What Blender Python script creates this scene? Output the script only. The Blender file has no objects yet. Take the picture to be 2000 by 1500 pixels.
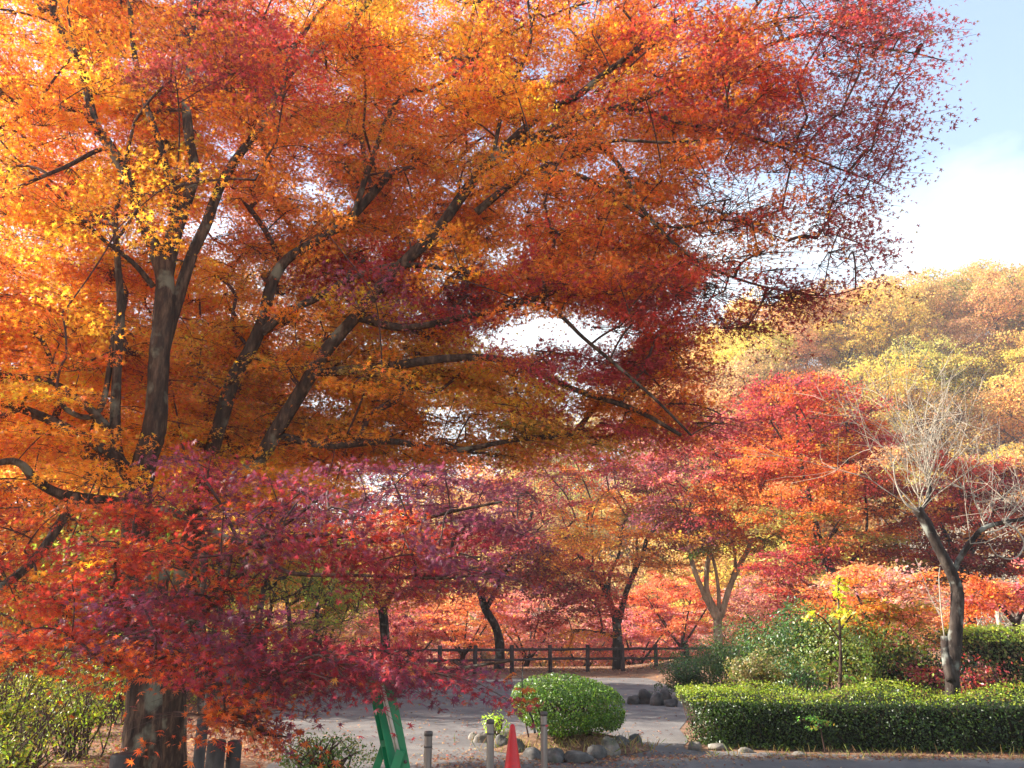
import bpy, math, random
import numpy as np

# ------------------------------------------------------------------ camera, sky, sun, exposure
SC = bpy.context.scene
COL = SC.collection
PITCH = math.radians(17.17)
FPX = 1560.0                      # focal length in photo pixels (photo 2000 x 1500)
CAM_Z = 1.6
cam_d = bpy.data.cameras.new('camera'); cam = bpy.data.objects.new('camera', cam_d); COL.objects.link(cam)
cam.location = (0, 0, CAM_Z); cam.rotation_euler = (math.radians(90) + PITCH, 0, 0)
cam_d.sensor_width = 36; cam_d.lens = 36 * FPX / 2000; cam_d.clip_end = 2000; cam_d.clip_start = 0.05
SC.camera = cam

SUN_EL, SUN_AZ = math.radians(31), math.radians(-80)      # azimuth from +Y towards +X
sd = np.array([math.cos(SUN_EL) * math.sin(SUN_AZ), math.cos(SUN_EL) * math.cos(SUN_AZ), math.sin(SUN_EL)])
sun_d = bpy.data.lights.new('sun', 'SUN'); sun = bpy.data.objects.new('sun', sun_d); COL.objects.link(sun)
sun_d.energy = 5.0; sun_d.angle = math.radians(0.5); sun_d.color = (1.0, 0.93, 0.82)
import mathutils
sun.rotation_euler = mathutils.Vector(sd).to_track_quat('Z', 'Y').to_euler()

W = bpy.data.worlds.new('World'); SC.world = W; W.use_nodes = True
nt = W.node_tree; nt.nodes.clear()
def N(t, typ, **kw):
    n = t.nodes.new(typ)
    for k, v in kw.items(): setattr(n, k, v)
    return n
o_ = N(nt, 'ShaderNodeOutputWorld'); bg = N(nt, 'ShaderNodeBackground'); sky = N(nt, 'ShaderNodeTexSky')
sky.sky_type = 'NISHITA'; sky.sun_disc = False; sky.sun_elevation = SUN_EL; sky.sun_rotation = SUN_AZ
sky.air_density = 1.0; sky.dust_density = 0.8; sky.ozone_density = 0.4
tc = N(nt, 'ShaderNodeTexCoord'); mp = N(nt, 'ShaderNodeMapping'); mp.inputs['Scale'].default_value = (1.0, 1.0, 2.6)
mp.inputs['Location'].default_value = (0.55, 0.2, 0.35)
nz = N(nt, 'ShaderNodeTexNoise'); nz.inputs['Scale'].default_value = 1.9; nz.inputs['Detail'].default_value = 8; nz.inputs['Roughness'].default_value = 0.58
sx = N(nt, 'ShaderNodeSeparateXYZ')
low = N(nt, 'ShaderNodeMapRange'); low.inputs['From Min'].default_value = 0.62; low.inputs['From Max'].default_value = 0.30
low.inputs['To Min'].default_value = -0.14; low.inputs['To Max'].default_value = 0.26
ad = N(nt, 'ShaderNodeMath', operation='ADD')
rp = N(nt, 'ShaderNodeValToRGB'); rp.color_ramp.elements[0].position = 0.46; rp.color_ramp.elements[1].position = 0.72; rp.color_ramp.elements[0].color = (.15, .15, .15, 1)
mx = N(nt, 'ShaderNodeMixRGB'); mx.inputs['Color2'].default_value = (3.5, 3.85, 4.05, 1)
L = nt.links.new
L(tc.outputs['Generated'], mp.inputs['Vector']); L(mp.outputs['Vector'], nz.inputs['Vector'])
L(tc.outputs['Generated'], sx.inputs[0]); L(sx.outputs['Z'], low.inputs['Value'])
L(nz.outputs['Fac'], ad.inputs[0]); L(low.outputs['Result'], ad.inputs[1]); L(ad.outputs[0], rp.inputs['Fac'])
L(rp.outputs['Color'], mx.inputs['Fac']); L(sky.outputs['Color'], mx.inputs['Color1'])
L(mx.outputs['Color'], bg.inputs['Color']); L(bg.outputs[0], o_.inputs['Surface'])
bg.inputs['Strength'].default_value = 0.118
vs = SC.view_settings; vs.view_transform = 'Standard'; vs.look = 'None'; vs.exposure = 1.78; vs.gamma = 1
cy = SC.cycles; cy.max_bounces = 7; cy.diffuse_bounces = 5; cy.transmission_bounces = 5; cy.glossy_bounces = 2
cy.use_denoising = True; cy.caustics_reflective = False; cy.caustics_refractive = False

# ------------------------------------------------------------------ helpers
rng = np.random.default_rng(7)
cp, sp = math.cos(PITCH), math.sin(PITCH)
def P(px, py, d):
    """world point seen at photo pixel (px, py), d metres away along +Y"""
    x = (px - 1000) / FPX; y = (750 - py) / FPX
    dy = cp - y * sp; dz = sp + y * cp
    return np.array([x / dy * d, d, CAM_Z + dz / dy * d])
def G(px, py, z=0.0):
    x = (px - 1000) / FPX; y = (750 - py) / FPX
    dy = cp - y * sp; dz = sp + y * cp
    d = (z - CAM_Z) / (dz / dy)
    return np.array([x / dy * d, d, z])
def proj(p):
    p = np.asarray(p); q = p - np.array([0, 0, CAM_Z])
    f = q[..., 1] * cp + q[..., 2] * sp; u = -q[..., 1] * sp + q[..., 2] * cp
    return 1000 + FPX * q[..., 0] / f, 750 - FPX * u / f
def lin(c):
    c = np.asarray(c, float) / 255.0
    return np.where(c <= 0.04045, c / 12.92, ((c + 0.055) / 1.055) ** 2.4)
def unit(v):
    v = np.asarray(v, float); return v / np.maximum(np.linalg.norm(v, axis=-1, keepdims=True), 1e-9)

class MB:
    """collects vertices, quads/tris and tints; build() links one mesh object"""
    def __init__(s): s.v = []; s.t = []; s.f4 = []; s.f3 = []; s.n = 0; s.s4 = []; s.s3 = []
    def add(s, v, q=None, t=None, tint=(1, 1, 1), smooth=False):
        v = np.asarray(v, np.float32).reshape(-1, 3); tint = np.asarray(tint, np.float32)
        s.v.append(v); s.t.append(np.broadcast_to(tint, v.shape) if tint.ndim == 1 else tint)
        if q is not None and len(q): s.f4.append(np.asarray(q, np.int64) + s.n); s.s4.append(np.full(len(q), smooth))
        if t is not None and len(t): s.f3.append(np.asarray(t, np.int64) + s.n); s.s3.append(np.full(len(t), smooth))
        s.n += len(v)
    def mesh(s, name, mat):
        me = bpy.data.meshes.new(name)
        v = np.concatenate(s.v) if s.v else np.zeros((0, 3), np.float32)
        q = np.concatenate(s.f4) if s.f4 else np.zeros((0, 4), np.int64)
        t = np.concatenate(s.f3) if s.f3 else np.zeros((0, 3), np.int64)
        me.vertices.add(len(v)); me.vertices.foreach_set('co', v.ravel())
        lp = np.concatenate([q.ravel(), t.ravel()]).astype(np.int32)
        me.loops.add(len(lp)); me.loops.foreach_set('vertex_index', lp)
        st = np.concatenate([np.arange(len(q)) * 4, len(q) * 4 + np.arange(len(t)) * 3]).astype(np.int32)
        me.polygons.add(len(st)); me.polygons.foreach_set('loop_start', st)
        sm = np.concatenate(s.s4 + s.s3) if (s.s4 or s.s3) else np.zeros(0, bool)
        me.polygons.foreach_set('use_smooth', sm)
        a = me.attributes.new('tint', 'FLOAT_COLOR', 'POINT')
        c = np.ones((len(v), 4), np.float32); c[:, :3] = np.concatenate(s.t) if s.t else 1
        a.data.foreach_set('color', c.ravel())
        me.update(calc_edges=True); me.validate(); me.materials.append(mat)
        return me
    def build(s, name, mat, parent=None):
        o = bpy.data.objects.new(name, s.mesh(name, mat)); COL.objects.link(o)
        if parent is not None:
            o.parent = parent; o.location = -np.array(parent.location)
        return o
def tag(o, label, cat, group=None, kind=None):
    if label: o['label'] = label
    if cat: o['category'] = cat
    if group: o['group'] = group
    if kind: o['kind'] = kind
    return o
def thing(name, loc, label, cat, group=None):
    o = bpy.data.objects.new(name, None); COL.objects.link(o); o.location = [float(a) for a in loc]; o.empty_display_size = 0.3
    return tag(o, label, cat, group)
def struct(o): o['kind'] = 'structure'; return o

def spline(pts, step=8):
    pts = np.asarray(pts, float)
    if len(pts) < 3: step = max(step, 6)
    e = np.vstack([2 * pts[0] - pts[1], pts, 2 * pts[-1] - pts[-2]]); out = []
    for i in range(1, len(e) - 2):
        p0, p1, p2, p3 = e[i - 1:i + 3]
        for k in range(step):
            u = k / step
            out.append(0.5 * (2 * p1 + (p2 - p0) * u + (2 * p0 - 5 * p1 + 4 * p2 - p3) * u * u + (3 * p1 - p0 - 3 * p2 + p3) * u ** 3))
    out.append(pts[-1]); return np.array(out)
def tube(mb, pts, rad, sides=8, rough=0.0, cap=True, tint=(1, 1, 1)):
    pts = np.asarray(pts, float); n = len(pts); rad = np.broadcast_to(np.asarray(rad, float), (n,))
    d = unit(np.gradient(pts, axis=0))
    ref = np.array([0, 0, 1.0]) if abs(d[0][2]) < 0.9 else np.array([1.0, 0, 0])
    a = unit(np.cross(d[0], ref)); V = []
    ang = np.arange(sides) * 2 * np.pi / sides
    ph = rng.uniform(0, 6.28, 4)
    for i in range(n):
        a = unit(a - d[i] * np.dot(a, d[i])); b = np.cross(d[i], a)
        r = rad[i] * np.ones(sides)
        if rough:
            r = r * (1 + rough * (0.6 * np.sin(3 * ang + ph[0] + i * 0.07) + 0.5 * np.sin(2 * ang + ph[1] - i * 0.11) + 0.35 * np.sin(5 * ang + ph[2]) + 0.35 * rng.normal(size=sides) + 0.5 * np.sin(i * 0.45 + ph[3])))
        V.append(pts[i] + np.outer(np.cos(ang) * r, a) + np.outer(np.sin(ang) * r, b))
    V = np.concatenate(V); i0 = np.arange(n - 1)[:, None] * sides; j = np.arange(sides)[None, :]; j2 = (j + 1) % sides
    q = np.stack([i0 + j, i0 + j2, i0 + sides + j2, i0 + sides + j], -1).reshape(-1, 4)
    t = []
    if cap:
        V = np.vstack([V, pts[0], pts[-1]]); c0 = n * sides; k = np.arange(sides); k2 = (k + 1) % sides; e = (n - 1) * sides
        t = np.vstack([np.stack([k2, k, 0 * k + c0], -1), np.stack([e + k, e + k2, 0 * k + c0 + 1], -1)])
    mb.add(V, q, t, tint, smooth=True)
def box(mb, c, s, rz=0.0, tint=(1, 1, 1), M=None):
    s = np.asarray(s, float) / 2
    v = np.array([[x, y, z] for z in (-1, 1) for y in (-1, 1) for x in (-1, 1)]) * s
    if M is not None: v = v @ np.asarray(M).T
    elif rz: R = np.array([[math.cos(rz), -math.sin(rz), 0], [math.sin(rz), math.cos(rz), 0], [0, 0, 1]]); v = v @ R.T
    q = [[0, 2, 3, 1], [4, 5, 7, 6], [0, 1, 5, 4], [2, 6, 7, 3], [0, 4, 6, 2], [1, 3, 7, 5]]
    mb.add(v + np.asarray(c), q, None, tint)
def lathe(mb, prof, c, sides=24, tint=(1, 1, 1)):
    prof = np.asarray(prof, float); a = np.arange(sides) * 2 * np.pi / sides; n = len(prof)
    V = np.concatenate([np.stack([r * np.cos(a), r * np.sin(a), 0 * a + z], -1) for r, z in prof]) + np.asarray(c)
    i0 = np.arange(n - 1)[:, None] * sides; j = np.arange(sides)[None]; j2 = (j + 1) % sides
    mb.add(V, np.stack([i0 + j, i0 + j2, i0 + sides + j2, i0 + sides + j], -1).reshape(-1, 4), None, tint, smooth=True)

# leaf templates in the local (t, s, n) frame: t = towards the tip
def star(nl):
    half = 125 if nl > 5 else 112
    angs = np.radians(np.linspace(-half, half, nl)); ln = 1.0 - 0.42 * (np.abs(np.linspace(-1, 1, nl)) ** 1.5)
    gap = angs[1] - angs[0]; nat = np.concatenate([[angs[0] - gap * .6], (angs[:-1] + angs[1:]) / 2, [angs[-1] + gap * .6]])
    nr = np.full(nl + 1, 0.27); nr[[0, -1]] = 0.15
    v = [[0, 0, 0.05]] + [[l * math.cos(a), l * math.sin(a), -0.16 * l] for a, l in zip(angs, ln)] + [[r * math.cos(a), r * math.sin(a), 0.02] for a, r in zip(nat, nr)]
    q = [[0, 1 + nl + i, 1 + i, 2 + nl + i] for i in range(nl)]
    return np.array(v), np.array(q)
STAR7, STAR5 = star(7), star(5)
KITE = (np.array([[-.6, 0, 0], [0.05, -.42, -.05], [.75, 0, 0.06], [0.05, .42, -.05]]), np.array([[0, 1, 2, 3]]))
LANCE = (np.array([[-.7, 0, 0], [-0.1, -.26, -.04], [.8, 0, -0.1], [-0.1, .26, -.04]]), np.array([[0, 1, 2, 3]]))
def leaves(mb, pos, nrm, size, tint, tpl, tdir=None):
    tv, tq = tpl; n = len(pos); nrm = unit(nrm)
    r = rng.normal(size=(n, 3)) if tdir is None else tdir + 0.45 * rng.normal(size=(n, 3))
    t = unit(r - nrm * np.sum(r * nrm, 1, keepdims=True)); s = np.cross(nrm, t)
    size = np.broadcast_to(size, (n,))[:, None, None]
    cur = rng.uniform(0.3, 2.2, (n, 1))
    V = pos[:, None] + size * (tv[None, :, 0:1] * t[:, None] + tv[None, :, 1:2] * s[:, None] + (tv[None, :, 2:3] * cur[:, :, None]) * nrm[:, None])
    k = len(tv)
    q = (np.arange(n)[:, None, None] * k + tq[None]).reshape(-1, 4)
    tt = np.repeat(np.broadcast_to(tint, (n, 3)), k, axis=0)
    mb.add(V.reshape(-1, 3), q, None, tt)
def jit(c, n, s=0.16, h=0.10):
    """n natural leaf tints around linear colour(s) c: brightness and a little hue drift"""
    c = np.broadcast_to(c, (n, 3)); b = np.exp(s * rng.normal(size=(n, 1)))
    return np.clip(c * b * np.exp(h * rng.normal(size=(n, 3)) * np.array([0.5, 1.5, 1.2])), 0.002, 0.95)

# ------------------------------------------------------------------ materials
def mat(name):
    m = bpy.data.materials.new(name); m.use_nodes = True; t = m.node_tree; t.nodes.clear()
    o = N(t, 'ShaderNodeOutputMaterial'); return m, t, o
def leaf_mat(name, trans=0.5, rough=0.5, boost=(1.2, 1.15, 1.0), spec=0.35):
    m, t, o = mat(name); l = t.links.new
    a = N(t, 'ShaderNodeAttribute', attribute_name='tint'); oi = N(t, 'ShaderNodeObjectInfo')
    mu = N(t, 'ShaderNodeMixRGB', blend_type='MULTIPLY'); mu.inputs[0].default_value = 1
    l(a.outputs['Color'], mu.inputs[1]); l(oi.outputs['Color'], mu.inputs[2])
    p = N(t, 'ShaderNodeBsdfPrincipled'); p.inputs['Roughness'].default_value = rough; p.inputs['Specular IOR Level'].default_value = spec
    tr = N(t, 'ShaderNodeBsdfTranslucent'); b = N(t, 'ShaderNodeMixRGB', blend_type='MULTIPLY'); b.inputs[0].default_value = 1; b.inputs[2].default_value = (*boost, 1)
    l(mu.outputs[0], p.inputs['Base Color']); l(mu.outputs[0], b.inputs[1]); l(b.outputs[0], tr.inputs['Color'])
    mi = N(t, 'ShaderNodeMixShader'); mi.inputs[0].default_value = trans
    l(p.outputs[0], mi.inputs[1]); l(tr.outputs[0], mi.inputs[2]); l(mi.outputs[0], o.inputs['Surface'])
    return m
def noise_mat(name, cols, scale=6, rough=0.85, bump=0.3, stretch=(1, 1, 1), detail=8, spec=0.25, pos=None, second=None, bscale=None, metal=0.0):
    m, t, o = mat(name); l = t.links.new
    c = N(t, 'ShaderNodeTexCoord'); mp = N(t, 'ShaderNodeMapping'); mp.inputs['Scale'].default_value = stretch
    n = N(t, 'ShaderNodeTexNoise'); n.inputs['Scale'].default_value = scale; n.inputs['Detail'].default_value = detail; n.inputs['Roughness'].default_value = 0.62
    r = N(t, 'ShaderNodeValToRGB'); els = r.color_ramp.elements
    pos = pos or np.linspace(0.32, 0.70, len(cols))
    while len(els) < len(cols): els.new(0.5)
    for e, c_, p_ in zip(els, cols, pos): e.position = p_; e.color = (*lin(c_), 1)
    l(c.outputs['Object'], mp.inputs[0]); l(mp.outputs[0], n.inputs['Vector']); l(n.outputs['Fac'], r.inputs[0])
    p = N(t, 'ShaderNodeBsdfPrincipled'); p.inputs['Roughness'].default_value = rough; p.inputs['Specular IOR Level'].default_value = spec; p.inputs['Metallic'].default_value = metal
    src = r.outputs[0]
    if second:
        col2, sc2, lo, hi = second
        n2 = N(t, 'ShaderNodeTexNoise'); n2.inputs['Scale'].default_value = sc2; n2.inputs['Detail'].default_value = 6
        r2 = N(t, 'ShaderNodeMapRange'); r2.inputs['From Min'].default_value = lo; r2.inputs['From Max'].default_value = hi
        x2 = N(t, 'ShaderNodeMixRGB'); x2.inputs['Color2'].default_value = (*lin(col2), 1)
        l(c.outputs['Object'], n2.inputs['Vector']); l(n2.outputs['Fac'], r2.inputs['Value']); l(r2.outputs['Result'], x2.inputs['Fac']); l(src, x2.inputs['Color1']); src = x2.outputs[0]
    a = N(t, 'ShaderNodeAttribute', attribute_name='tint'); mu = N(t, 'ShaderNodeMixRGB', blend_type='MULTIPLY'); mu.inputs[0].default_value = 1
    l(src, mu.inputs[1]); l(a.outputs['Color'], mu.inputs[2]); l(mu.outputs[0], p.inputs['Base Color'])
    if bump:
        nb = N(t, 'ShaderNodeTexNoise'); nb.inputs['Scale'].default_value = bscale or scale * 3; nb.inputs['Detail'].default_value = 8
        bm = N(t, 'ShaderNodeBump'); bm.inputs['Strength'].default_value = bump; bm.inputs['Distance'].default_value = 0.02
        l(mp.outputs[0], nb.inputs['Vector']); l(nb.outputs['Fac'], bm.inputs['Height']); l(bm.outputs[0], p.inputs['Normal'])
    l(p.outputs[0], o.inputs['Surface']); return m
M_MAPLE = leaf_mat('maple_leaf', 0.58, 0.42, (1.3, 1.25, 1.0), spec=0.45)
M_FAR = leaf_mat('far_leaf', 0.5, 0.6)
M_GREEN = leaf_mat('evergreen_leaf', 0.35, 0.38, (1.3, 1.35, 0.6), 0.5)
M_BARK = noise_mat('maple_bark', [(34, 26, 21), (66, 50, 40), (112, 90, 72)], 17, 0.9, 1.0, (1, 1, 0.22), second=((118, 116, 98), 3.0, 0.57, 0.66), bscale=48)
M_BARK_LIT = noise_mat('sunlit_maple_bark', [(96, 84, 68), (146, 130, 106), (184, 168, 140)], 6, 0.9, 0.7, (1, 1, 0.3), bscale=22)  # maple bark lightened to stand in for sunlight on the fork
M_BARK_DK = noise_mat('dark_bark', [(32, 26, 24), (56, 46, 41), (88, 78, 70)], 7, 0.9, 0.7, (1, 1, 0.4), second=((140, 142, 132), 4, 0.58, 0.72), bscale=24)
M_TWIG = noise_mat('twig_bark', [(62, 44, 40), (92, 68, 60)], 9, 0.85, 0)
M_PALE = noise_mat('pale_twig_bark', [(150, 138, 122), (196, 186, 168)], 9, 0.8, 0)
M_WOOD = noise_mat('dark_fence_wood', [(44, 36, 36), (70, 58, 56), (96, 84, 80)], 8, 0.8, 0.4, (1, 1, 0.3))
M_CONC = noise_mat('weathered_log_post', [(42, 42, 44), (78, 76, 74), (120, 116, 108)], 6, 0.9, 0.6, (1, 1, 0.35))
M_ROCK = noise_mat('grey_rock', [(72, 70, 68), (118, 114, 108), (160, 154, 146)], 4.5, 0.9, 0.8, second=((84, 92, 60), 3, 0.58, 0.75))
M_SOIL = noise_mat('soil', [(70, 50, 40), (112, 84, 66), (150, 120, 96)], 9, 0.95, 0.9)
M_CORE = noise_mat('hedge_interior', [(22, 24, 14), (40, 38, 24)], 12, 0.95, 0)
# ------------------------------------------------------------------ terrain
def sst(a, b, x):
    u = np.clip((np.asarray(x, float) - a) / (b - a), 0, 1); return u * u * (3 - 2 * u)
RX = [-140, -60, -25, -8, 8, 28, 50, 74, 110, 180]; RH = [2, 2, 4, 9, 20, 35, 39.5, 44, 48, 50]
def terrain(x, y):
    x = np.asarray(x, float); y = np.asarray(y, float)
    z = -4.5 * sst(39.5, 54, y)                                     # valley behind the fence
    z = z + (np.interp(x, RX, RH) + 4.5) * sst(58, 112, y - 0.0 * x)   # wooded hill beyond
    z = z - 3.2 * sst(-6.2, -13.5, x - 0.10 * np.minimum(y - 9, 0) + 0.22 * np.clip(y - 12, 0, 30) ) * (1 - sst(30, 40, y))   # bank on the left
    z = z + 1.1 * sst(4.5, 11, x) * sst(15.5, 22, y) * (1 - sst(34, 48, y))
    z = z + 0.10 * np.sin(x * .7 + 1) * np.sin(y * .6) * sst(37, 50, y)
    return z
def grid(mb, xs, ys, zf, dz=0.0):
    X, Y = np.meshgrid(xs, ys); Z = zf(X, Y) + dz; V = np.stack([X, Y, Z], -1).reshape(-1, 3)
    nx = len(xs); i = np.arange(len(ys) - 1)[:, None] * nx; j = np.arange(nx - 1)[None]
    mb.add(V, np.stack([i + j, i + j + 1, i + nx + j + 1, i + nx + j], -1).reshape(-1, 4), smooth=True)
M_GROUND = noise_mat('leaf_littered_soil', [(66, 50, 40), (106, 82, 64), (136, 108, 84), (104, 90, 62)], 3.2, 0.95, 0.7, second=((136, 92, 72), 14, 0.5, 0.66), bscale=40)
M_ASPH = noise_mat('worn_asphalt', [(82, 79, 79), (102, 98, 96), (124, 119, 114)], 1.1, 0.92, 0.25, second=((100, 92, 88), 70, 0.52, 0.7), bscale=160, detail=10)
g = MB()
xs = np.unique(np.concatenate([np.arange(-16, 24, 0.4), np.linspace(-300, -16, 60), np.linspace(24, 300, 60)]))
ys = np.unique(np.concatenate([np.arange(-20, 44, 0.5), np.linspace(44, 130, 44), np.linspace(130, 400, 16)]))
grid(g, xs, ys, terrain); struct(g.build('ground', M_GROUND))
# asphalt plaza, a sheet just above the ground
pts = [G(520, 1700), G(520, 1520), G(545, 1465), G(515, 1415), G(560, 1375), G(640, 1348), G(720, 1334), G(900, 1327), G(1030, 1325), G(1180, 1324), G(1300, 1327), G(1335, 1345), G(1338, 1400), G(1340, 1458), G(1420, 1468), G(1700, 1476), G(2050, 1484), G(2300, 1494), G(2600, 1900), G(1000, 2200), G(520, 1900)]
pl = spline(np.array(pts + [pts[0]]), 5)[:-1]
pl[:, 0] += 0.08 * np.sin(np.arange(len(pl)) * 1.7); 
g = MB(); pg = pl[:, :2]
def inside(x, y, poly):
    r = np.zeros(np.shape(x), bool); n = len(poly)
    for i in range(n):
        x1, y1 = poly[i]; x2, y2 = poly[(i + 1) % n]
        c = ((y1 > y) != (y2 > y)) & (x < (x2 - x1) * (y - y1) / (y2 - y1 + 1e-12) + x1); r ^= c
    return r
import bmesh
bm = bmesh.new(); vs_ = [bm.verts.new((p[0], p[1], 0.006)) for p in pl]; bm.faces.new(vs_); bmesh.ops.triangulate(bm, faces=bm.faces[:])
me = bpy.data.meshes.new('road'); bm.normal_update(); 
for f in bm.faces:
    if f.normal.z < 0: f.normal_flip()
bm.to_mesh(me); bm.free(); me.materials.append(M_ASPH)
a_ = me.attributes.new('tint', 'FLOAT_COLOR', 'POINT'); a_.data.foreach_set('color', np.ones(len(me.vertices) * 4, np.float32))
road = bpy.data.objects.new('road', me); COL.objects.link(road); struct(road)
# the sheet follows flat ground only: the terrain there is z = 0

# fallen leaves
def litter(n, cx, cy, sx_, sy_, pal, size, keep=None):
    x = cx + sx_ * rng.normal(size=n); y = cy + sy_ * rng.normal(size=n)
    if keep is not None: k = keep(x, y); x, y = x[k], y[k]
    p = np.stack([x, y, terrain(x, y) + 0.014 + 0.012 * rng.random(len(x))], -1)
    c = lin(np.array(pal))[rng.integers(0, len(pal), len(x))]
    return p, np.stack([.35 * rng.normal(size=len(x)), .35 * rng.normal(size=len(x)), np.ones(len(x))], -1), size * rng.uniform(.7, 1.25, len(x)), jit(c, len(x), .25)
PAL_L = [(158, 100, 76), (130, 78, 58), (176, 132, 96), (104, 66, 54), (190, 150, 116), (164, 116, 74)]
fl = MB(); offroad = lambda x, y: ~inside(x, y, pg); onroad = lambda x, y: inside(x, y, pg)
for a in [(9000, -4.2, 10, 2.2, 4.5, PAL_L, .05, offroad), (5000, -5.5, 18, 2.5, 6, PAL_L, .055, offroad), (6000, 0, 36.5, 8, 1.2, PAL_L, .07, offroad),
          (1500, -1.0, 13, 2.4, 4, PAL_L, .04, onroad), (350, -0.6, 10.9, .5, .6, PAL_L, .04, onroad), (350, 2.0, 10, 2.5, 2.5, PAL_L, .04, onroad), (800, 0, 24, 5, 6, PAL_L, .05, onroad),
          (1500, 4.4, 11.45, 2.6, .14, PAL_L, .035, None), (700, .9, 10.9, .8, .6, PAL_L, .04, None), (2500, 5, 24, 5, 5, PAL_L, .06, offroad), (2200, 2.6, 21.5, 1.1, 1.0, PAL_L, .05, offroad)]:
    p, n_, s_, c_ = litter(*a); leaves(fl, p, n_, s_, c_, STAR5 if a[6] <= .05 else KITE)
tag(fl.build('fallen_leaves', M_MAPLE), None, None, kind='stuff')

# ------------------------------------------------------------------ tree machinery
C = {k: lin(v) for k, v in dict(
    orange=(232, 156, 50), bright=(246, 180, 60), yellow=(238, 198, 70), ochre=(204, 152, 60), olive=(150, 136, 60), redor=(216, 122, 54), red=(198, 76, 60),
    crimson=(176, 68, 76), maroon=(146, 64, 64), purple=(140, 72, 96), brownor=(208, 132, 52), pink=(216, 120, 118), pinkor=(230, 142, 98), salmon=(230, 168, 146),
    lowred=(176, 62, 48), lowcrim=(156, 56, 70), lowpur=(124, 62, 86), lowor=(200, 100, 50),  # low boughs' own hues, darkened for the shade they hang in
    green=(98, 124, 50), ygreen=(168, 178, 62), dkred=(132, 56, 50), dusk=(158, 86, 96), tan=(206, 160, 108)).items()}
TURN = np.array([C['orange'], C['yellow'], C['red'], C['crimson'], C['brownor']])
def limb_mesh(part, pts3, r0, r1, mat_, parent, sides=10, rough=0.06, flare=0.0):
    mb = MB(); s = spline(pts3, 8); n = len(s); u = np.linspace(0, 1, n); r = r0 + (r1 - r0) * u
    if flare: r = r * (1 + flare * np.exp(-u * n / 5.0))
    tube(mb, s, r, sides, rough); mb.build(part, mat_, parent); return s, r
def traced(root, limbs, mat_, sides=10):
    """limbs: (part name, depth0, depth1, radius0 px, radius1 px, [(px,py)..]) -> node array with radii"""
    nodes = []; rad = []
    for nm, d0, d1, r0, r1, pp in limbs:
        pp = np.array(pp, float); ln = np.concatenate([[0], np.cumsum(np.hypot(*np.diff(pp, axis=0).T))]); ln /= ln[-1]
        w = [P(x, y, d0 + (d1 - d0) * k) for (x, y), k in zip(pp, ln)]
        s, r = limb_mesh(nm, w, r0 * d0 / FPX, r1 * d1 / FPX, mat_, root, sides, flare=0.25 if nm == 'trunk' else 0)
        nodes.append(s); rad.append(r)
    return np.concatenate(nodes), np.concatenate(rad)
def grow(mb, nodes, rad, pads, rmin=0.006, maxr=0.05, own=None, arch=0.10, sides=5):
    """join every pad centre to the nearest wood already grown; thickness follows what a branch carries"""
    nn = list(nodes); par = [-1] * len(nn); pr = list(rad); root_of = list(own) if own is not None else [0] * len(nn)
    A = np.array(nn); order = np.argsort([np.min(np.linalg.norm(A - p, axis=1)) for p in pads])
    A = np.zeros((len(nn) + 4 * len(pads), 3)); A[:len(nn)] = nn; m = len(nn); PL = np.zeros(len(A)); PL[:m] = np.linalg.norm(A[:m] - A[0], axis=1); cnt = np.zeros(len(A)); links = []
    base = np.zeros((len(pads), 3)); po = np.zeros(len(pads), int)
    for k in order:
        p = pads[k]; d = np.linalg.norm(A[:m] - p, axis=1); i = int(np.argmin(d + .28 * PL[:m])); q = A[i]
        mid = (p + q) / 2 + np.array([0, 0, arch * d[i]]) + 0.05 * d[i] * rng.normal(size=3)
        c = [(1 - u) ** 2 * q + 2 * u * (1 - u) * mid + u * u * p for u in (0, .25, .5, .75, 1)]
        ids = [i]
        for v in c[1:]: A[m] = v; PL[m] = PL[ids[-1]] + d[i] * .25; par.append(ids[-1]); root_of.append(root_of[i]); pr.append(0); ids.append(m); m += 1
        links.append((ids, c)); base[k] = q; po[k] = root_of[i]
        j = m - 1
        while j >= 0: cnt[j] += 1; j = par[j]
    for ids, c in links:
        r = [min(maxr, rmin * cnt[i] ** 0.5) for i in ids]; r[0] = r[1]
        (mb if not isinstance(mb, list) else mb[root_of[ids[-1]]]).__class__
        tube(mb[root_of[ids[-1]]] if isinstance(mb, list) else mb, spline(c, 2), np.interp(np.linspace(0, 1, 9), np.linspace(0, 1, 5), r), sides, 0, cap=False)
    return base, po
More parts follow.
